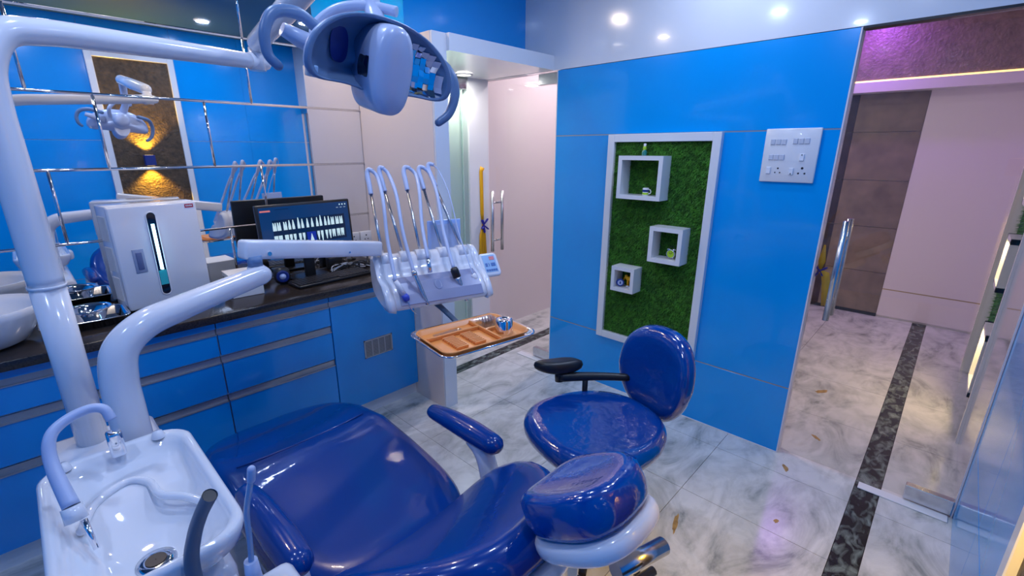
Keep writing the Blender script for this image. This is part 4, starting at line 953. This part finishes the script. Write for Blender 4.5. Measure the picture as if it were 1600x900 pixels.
# ------------------------------------------------------------------ operator stool
SX, SY, SZ = 1.365, 0.825, 0.615
sr = math.radians(-16)           # direction in which the sitter faces is local -x
t = thing('operator_stool', (SX, SY, 0), 'glossy blue operator stool wrapped in clear plastic, black armrest', 'stool', sr)
so = superellipse(0.262, 0.250, 2.4, 56)
so = [(x, y * (1.0 - 0.10 * (x / 0.262))) for x, y in so]
obj('seat', MB().pillow(so, 0.095, 0.045, lambda x, y, z: (x, y, SZ - 0.04 + z - (0.012 * (1 - (x / 0.27) ** 2) * (1 - (y / 0.26) ** 2) if z > 0 else 0)), rings=10), 'wrap', t, True)
obj('seat_pan', MB().pillow([(x * 0.8, y * 0.8) for x, y in so], 0.02, 0.006, lambda x, y, z: (x, y, SZ - 0.10 + z)), 'black', t, True)
bo_ = superellipse(0.180, 0.195, 2.4, 48)
bo_ = [(x * (1.0 - 0.18 * (y / 0.195) * -1 if y < 0 else 1.0), y) for x, y in bo_]
def sb_fn(x, y, z):   # x across, y up, z towards the sitter (-X local)
    bend = 0.9 * x * x
    return (0.318 - z - bend + 0.10 * y + 0.25 * max(0, -y) ** 2, x, SZ + 0.115 + y)
obj('backrest', MB().pillow(bo_, 0.085, 0.04, sb_fn, rings=8), 'wrap', t, True)
obj('back_post', MB().tube([(0.02, 0, SZ - 0.115), (0.20, 0, SZ - 0.12), (0.31, 0, SZ - 0.10), (0.355, 0, SZ - 0.03), (0.365, 0, SZ + 0.12)], [0.018, 0.018, 0.02, 0.018, 0.014], 12, smooth_path=6, flat=1.6), 'black', t, True)
obj('back_knob', MB().tube([(0.355, -0.01, SZ - 0.055), (0.40, -0.015, SZ - 0.05)], [0.010, 0.010], 12), 'black', t, True)
kn = MB()
for q in range(5):
    a = 2 * pi * q / 5; kn.tube([(0.40, -0.015, SZ - 0.05), (0.403, -0.015 + 0.018 * math.cos(a), SZ - 0.05 + 0.018 * math.sin(a))], [0.010, 0.009], 8, round_end=True)
obj('knob_star', kn, 'black', t, True)
# swinging arm support on the far side
obj('armrest_bar', MB().tube([(0.27, 0.11, SZ + 0.06), (0.16, 0.19, SZ + 0.058), (0.03, 0.275, SZ + 0.05)], [0.016, 0.018, 0.022], 14, smooth_path=5), 'black', t, True)
obj('armrest_pad', MB().pillow(superellipse(0.085, 0.044, 2.8, 36), 0.056, 0.024, lambda x, y, z: (x * 1.1 + 0.03 - y * 0.35, 0.29 + y * 1.05 - x * 0.30, SZ + 0.095 + z + 1.2 * x * x), rings=5), 'black', t, True)
obj('armrest_stem', MB().tube([(0.12, 0.215, SZ - 0.06), (0.12, 0.215, SZ + 0.055)], 0.012, 12), 'black', t, True)
obj('armrest_stem', MB().tube([(0.03, 0.277, SZ + 0.03), (0.03, 0.285, SZ + 0.085)], 0.020, 14), 'black', t, True)
obj('gas_column', MB().tube([(0, 0, 0.10), (0, 0, 0.28), (0, 0, 0.282), (0, 0, SZ - 0.09)], [0.028, 0.028, 0.018, 0.018], 16), 'black', t, True)
for q in range(5):
    a = 2 * pi * q / 5 - 1.134; c, s_ = math.cos(a), math.sin(a)
    lg = obj('base_leg', MB().tube([(0, 0, 0.115), (c * 0.11, s_ * 0.11, 0.10), (c * 0.20, s_ * 0.20, 0.07)], [0.024, 0.02, 0.015], 12), 'black', t, True)
    cst = obj('caster', MB().tube([(c * 0.20 - s_ * 0.018, s_ * 0.20 + c * 0.018, 0.0265), (c * 0.20 + s_ * 0.018, s_ * 0.20 - c * 0.018, 0.0265)], 0.026, 16), 'black', lg, True)

# ------------------------------------------------------------------ grass panel with box shelves
t = thing('grass_wall_panel', (XB, 1.285, 0.38), 'green artificial grass panel in a white frame on the blue wall', 'wall decor')
gy0, gy1, gz0, gz1 = 0.948, 1.622, 0.378, 1.69
fw = 0.045; FX = XB - 0.034
for a, b in (((gy0, gz0), (gy0 + fw, gz1)), ((gy1 - fw, gz0), (gy1, gz1)), ((gy0 + fw, gz0), (gy1 - fw, gz0 + fw)), ((gy0 + fw, gz1 - fw), (gy1 - fw, gz1))):
    obj('frame_rail', MB().rbox((FX, a[0], a[1]), (XB, b[0], b[1]), 0.002, 1), 'white', t)
obj('backing', box((XB - 0.008, gy0 + fw, gz0 + fw), (XB, gy1 - fw, gz1 - fw)), 'grass_base', t)
tag(obj('grass', grass_mesh(42000, gy0 + fw + 0.003, gy1 - fw - 0.003, gz0 + fw + 0.003, gz1 - fw - 0.003, lambda u, v, h: (XB - 0.008 - h, min(max(u, gy0 + fw), gy1 - fw), min(max(v, gz0 + fw), gz1 - fw)), 0.020), 'grass', t), 'short bright green plastic grass', kind='stuff')
def box_shelf(y0, y1, z0, z1, th, dep, label):
    t = thing('box_shelf', (XB - 0.01, (y0 + y1) / 2, z0), label, 'shelf', group='white box shelves on the grass')
    xa, xb_ = XB - dep, XB - 0.010
    obj('bottom_board', box((xa, y0, z0), (xb_, y1, z0 + th)), 'white', t)
    obj('top_board', box((xa, y0, z1 - th), (xb_, y1, z1)), 'white', t)
    obj('side_board', box((xa, y0, z0 + th), (xb_, y0 + th, z1 - th)), 'white', t)
    obj('side_board', box((xa, y1 - th, z0 + th), (xb_, y1, z1 - th)), 'white', t)
SD = 0.115
box_shelf(1.215, 1.492, 1.322, 1.568, 0.024, SD, 'largest white box shelf, holding the mug')
box_shelf(1.060, 1.256, 0.972, 1.178, 0.024, SD, 'middle-sized white box shelf, holding the green alarm clock')
box_shelf(1.332, 1.487, 0.748, 0.905, 0.022, SD, 'smallest white box shelf, lowest on the grass')
SXm = XB - 0.065
# mug
v = (SXm, 1.328, 1.3465)
t = thing('mug', v, 'small white mug with blue and green print on the upper box shelf', 'mug')
obj('cup', MB().lathe([(0.001, 0.0), (0.017, 0.0), (0.018, 0.002), (0.018, 0.042), (0.0165, 0.042), (0.0165, 0.004), (0.001, 0.004)], v, 24), 'ceramic', t)
obj('handle', MB().tube([(v[0], v[1] - 0.017, v[2] + 0.034), (v[0], v[1] - 0.030, v[2] + 0.030), (v[0], v[1] - 0.031, v[2] + 0.014), (v[0], v[1] - 0.017, v[2] + 0.009)], 0.003, 8, smooth_path=5), 'ceramic', t)
obj('blue_band', MB().lathe([(0.0183, 0.020), (0.0183, 0.032)], v, 24), 'navy', t)
obj('green_band', MB().lathe([(0.0183, 0.004), (0.0183, 0.016)], v, 24), 'lime', t)
# alarm clock
v = (SXm, 1.135, 0.9965)
t = thing('alarm_clock', v, 'lime green twin-bell alarm clock in the middle box shelf', 'clock')
TK = Matrix.Translation((v[0], v[1], v[2] + 0.030)) @ Matrix.Rotation(-pi / 2, 4, 'Y')
obj('case', MB().lathe([(0.001, -0.012), (0.022, -0.012), (0.025, -0.008), (0.025, 0.010), (0.022, 0.012), (0.021, 0.009)], n=28, T=TK), 'chrome', t)
fc = obj('dial', MB().lathe([(0.0005, 0.0092), (0.0215, 0.0092)], n=28, T=TK), 'lime', t)
obj('hour_hand', MB().box((-0.001, -0.0012, 0.0096), (0.011, 0.0012, 0.0104), TK @ Matrix.Rotation(0.9, 4, 'Z')), 'black', fc)
obj('minute_hand', MB().box((-0.001, -0.0008, 0.0098), (0.017, 0.0008, 0.0108), TK @ Matrix.Rotation(-0.8, 4, 'Z')), 'black', fc)
for dy in (-0.015, 0.015):
    obj('bell', MB().lathe([(0.001, 0.009), (0.006, 0.008), (0.0105, 0.003), (0.011, 0.0)], (v[0], v[1] + dy, v[2] + 0.053), 16), 'chrome', t)
    obj('foot', MB().tube([(v[0], v[1] + dy, v[2] + 0.0), (v[0], v[1] + dy * 0.8, v[2] + 0.010)], 0.003, 8), 'chrome', t)
obj('bell_handle', MB().tube([(v[0], v[1] - 0.015, v[2] + 0.060), (v[0], v[1], v[2] + 0.074), (v[0], v[1] + 0.015, v[2] + 0.060)], 0.002, 8, smooth_path=5), 'black', t)
# small figures in the lowest shelf
v = (SXm - 0.012, 1.440, 0.7705)
t = thing('round_blue_ornament', v, 'small round blue and white ornament in the lowest box shelf', 'ornament')
TK = Matrix.Translation((v[0], v[1], v[2] + 0.026)) @ Matrix.Rotation(0.5, 4, 'Z') @ Matrix.Rotation(-pi / 2, 4, 'Y')
obj('disc', MB().lathe([(0.001, -0.006), (0.022, -0.006), (0.0255, 0), (0.022, 0.006), (0.016, 0.004)], n=26, T=TK), pm('cobalt_blue', (0.02, 0.06, 0.35), 0.25), t)
obj('face', MB().lathe([(0.0005, 0.0045), (0.0165, 0.0042)], n=26, T=TK), 'hose', t)
obj('mark', MB().rbox((-0.008, -0.004, 0.0045), (0.008, 0.004, 0.0065), 0.001, 1, T=TK), 'navy', t)
v = (SXm + 0.012, 1.386, 0.7705)
t = thing('yellow_figurine', v, 'small yellow elephant-like figurine in the lowest box shelf', 'figurine')
obj('figure_body', MB().tube([(v[0], v[1] - 0.014, v[2] + 0.050), (v[0], v[1], v[2] + 0.055), (v[0], v[1] + 0.018, v[2] + 0.055), (v[0], v[1] + 0.028, v[2] + 0.068)], [0.012, 0.016, 0.013, 0.010], 12, smooth_path=4, round_end=True), 'yellow', t)
for dy, dx in ((-0.012, -0.008), (-0.012, 0.008), (0.012, -0.008), (0.012, 0.008)):
    obj('leg', MB().tube([(v[0] + dx, v[1] + dy, v[2] + 0.012), (v[0] + dx, v[1] + dy, v[2] + 0.048)], [0.0045, 0.006], 8), 'yellow', t)
obj('trunk', MB().tube([(v[0], v[1] + 0.030, v[2] + 0.066), (v[0], v[1] + 0.040, v[2] + 0.054), (v[0], v[1] + 0.042, v[2] + 0.040)], [0.005, 0.004, 0.003], 8, smooth_path=4, round_end=True), 'yellow', t)
obj('pedestal', MB().rbox((v[0] - 0.013, v[1] - 0.02, v[2]), (v[0] + 0.013, v[1] + 0.02, v[2] + 0.012), 0.003), 'chrome', t)
# little bottle on the top shelf
v = (XB - 0.05, 1.365, 1.5685)
t = thing('green_bottle', v, 'tiny green bottle standing on top of the largest box shelf', 'bottle')
obj('bottle_body', MB().lathe([(0.001, 0), (0.013, 0), (0.014, 0.003), (0.014, 0.022), (0.008, 0.032), (0.0075, 0.036)], v, 20), pm('bottle_teal', (0.02, 0.20, 0.16), 0.15, coat=0.5), t)
obj('label', MB().lathe([(0.0082, 0.032), (0.0095, 0.036), (0.0095, 0.048), (0.007, 0.052)], v, 20), 'lime', t)
obj('cap', MB().lathe([(0.0072, 0.050), (0.0075, 0.066), (0.001, 0.067)], v, 16), 'card', t)

# ------------------------------------------------------------------ switchboard
t = thing('switchboard', (XB, 0.63, 1.45), 'large white electrical switch and socket plate on the blue wall', 'switchboard')
y0, y1, z0, z1 = 0.513, 0.747, 1.449, 1.698
obj('plate', MB().rbox((XB - 0.014, y0, z0), (XB, y1, z1), 0.005), 'white', t)
sx_ = XB - 0.014
def U(u, v): return (y1 - u * (y1 - y0), z1 - v * (z1 - z0))
for (ua, v) in ((0.11, 0.185), (0.52, 0.175), (0.115, 0.47)):
    for i in range(3):
        y, z = U(ua + 0.05 + i * 0.103, v + 0.06)
        obj('rocker_switch', MB().rbox((sx_ - 0.004, y - 0.0105, z - 0.013), (sx_ + 0.002, y + 0.0105, z + 0.013), 0.002, 1), pm('switch_grey', (0.60, 0.62, 0.70), 0.3) if (ua, i) == (0.11, 0) else bpy.data.materials['switch_grey'], t)
for (u, v) in ((0.73, 0.53), (0.155, 0.78), (0.58, 0.79)):
    y, z = U(u, v)
    o = obj('large_switch', MB().rbox((sx_ - 0.006, y - 0.010, z - 0.016), (sx_ + 0.002, y + 0.010, z + 0.016), 0.002, 1), 'ceramic', t)
    if u > 0.2: obj('indicator', MB().rbox((sx_ - 0.0075, y - 0.002, z + (0.008 if u > 0.7 else -0.014)), (sx_ - 0.005, y + 0.002, z + (0.014 if u > 0.7 else -0.008)), 0.0005, 1), 'seal', o)
for (u, v, r) in ((0.33, 0.79, 0.0032), (0.77, 0.79, 0.0042)):
    y, z = U(u, v)
    for dy, dz, rr0 in ((0.0, 0.013, 1.3), (0.0105, -0.007, 1.0), (-0.0105, -0.007, 1.0)):
        obj('pin_hole', MB().tube([(sx_ - 0.0008, y + dy * (1.25 if r > 0.004 else 1), z + dz * (1.2 if r > 0.004 else 1)), (sx_ + 0.003, y + dy * (1.25 if r > 0.004 else 1), z + dz * (1.2 if r > 0.004 else 1))], r * rr0, 10), 'seal', t)
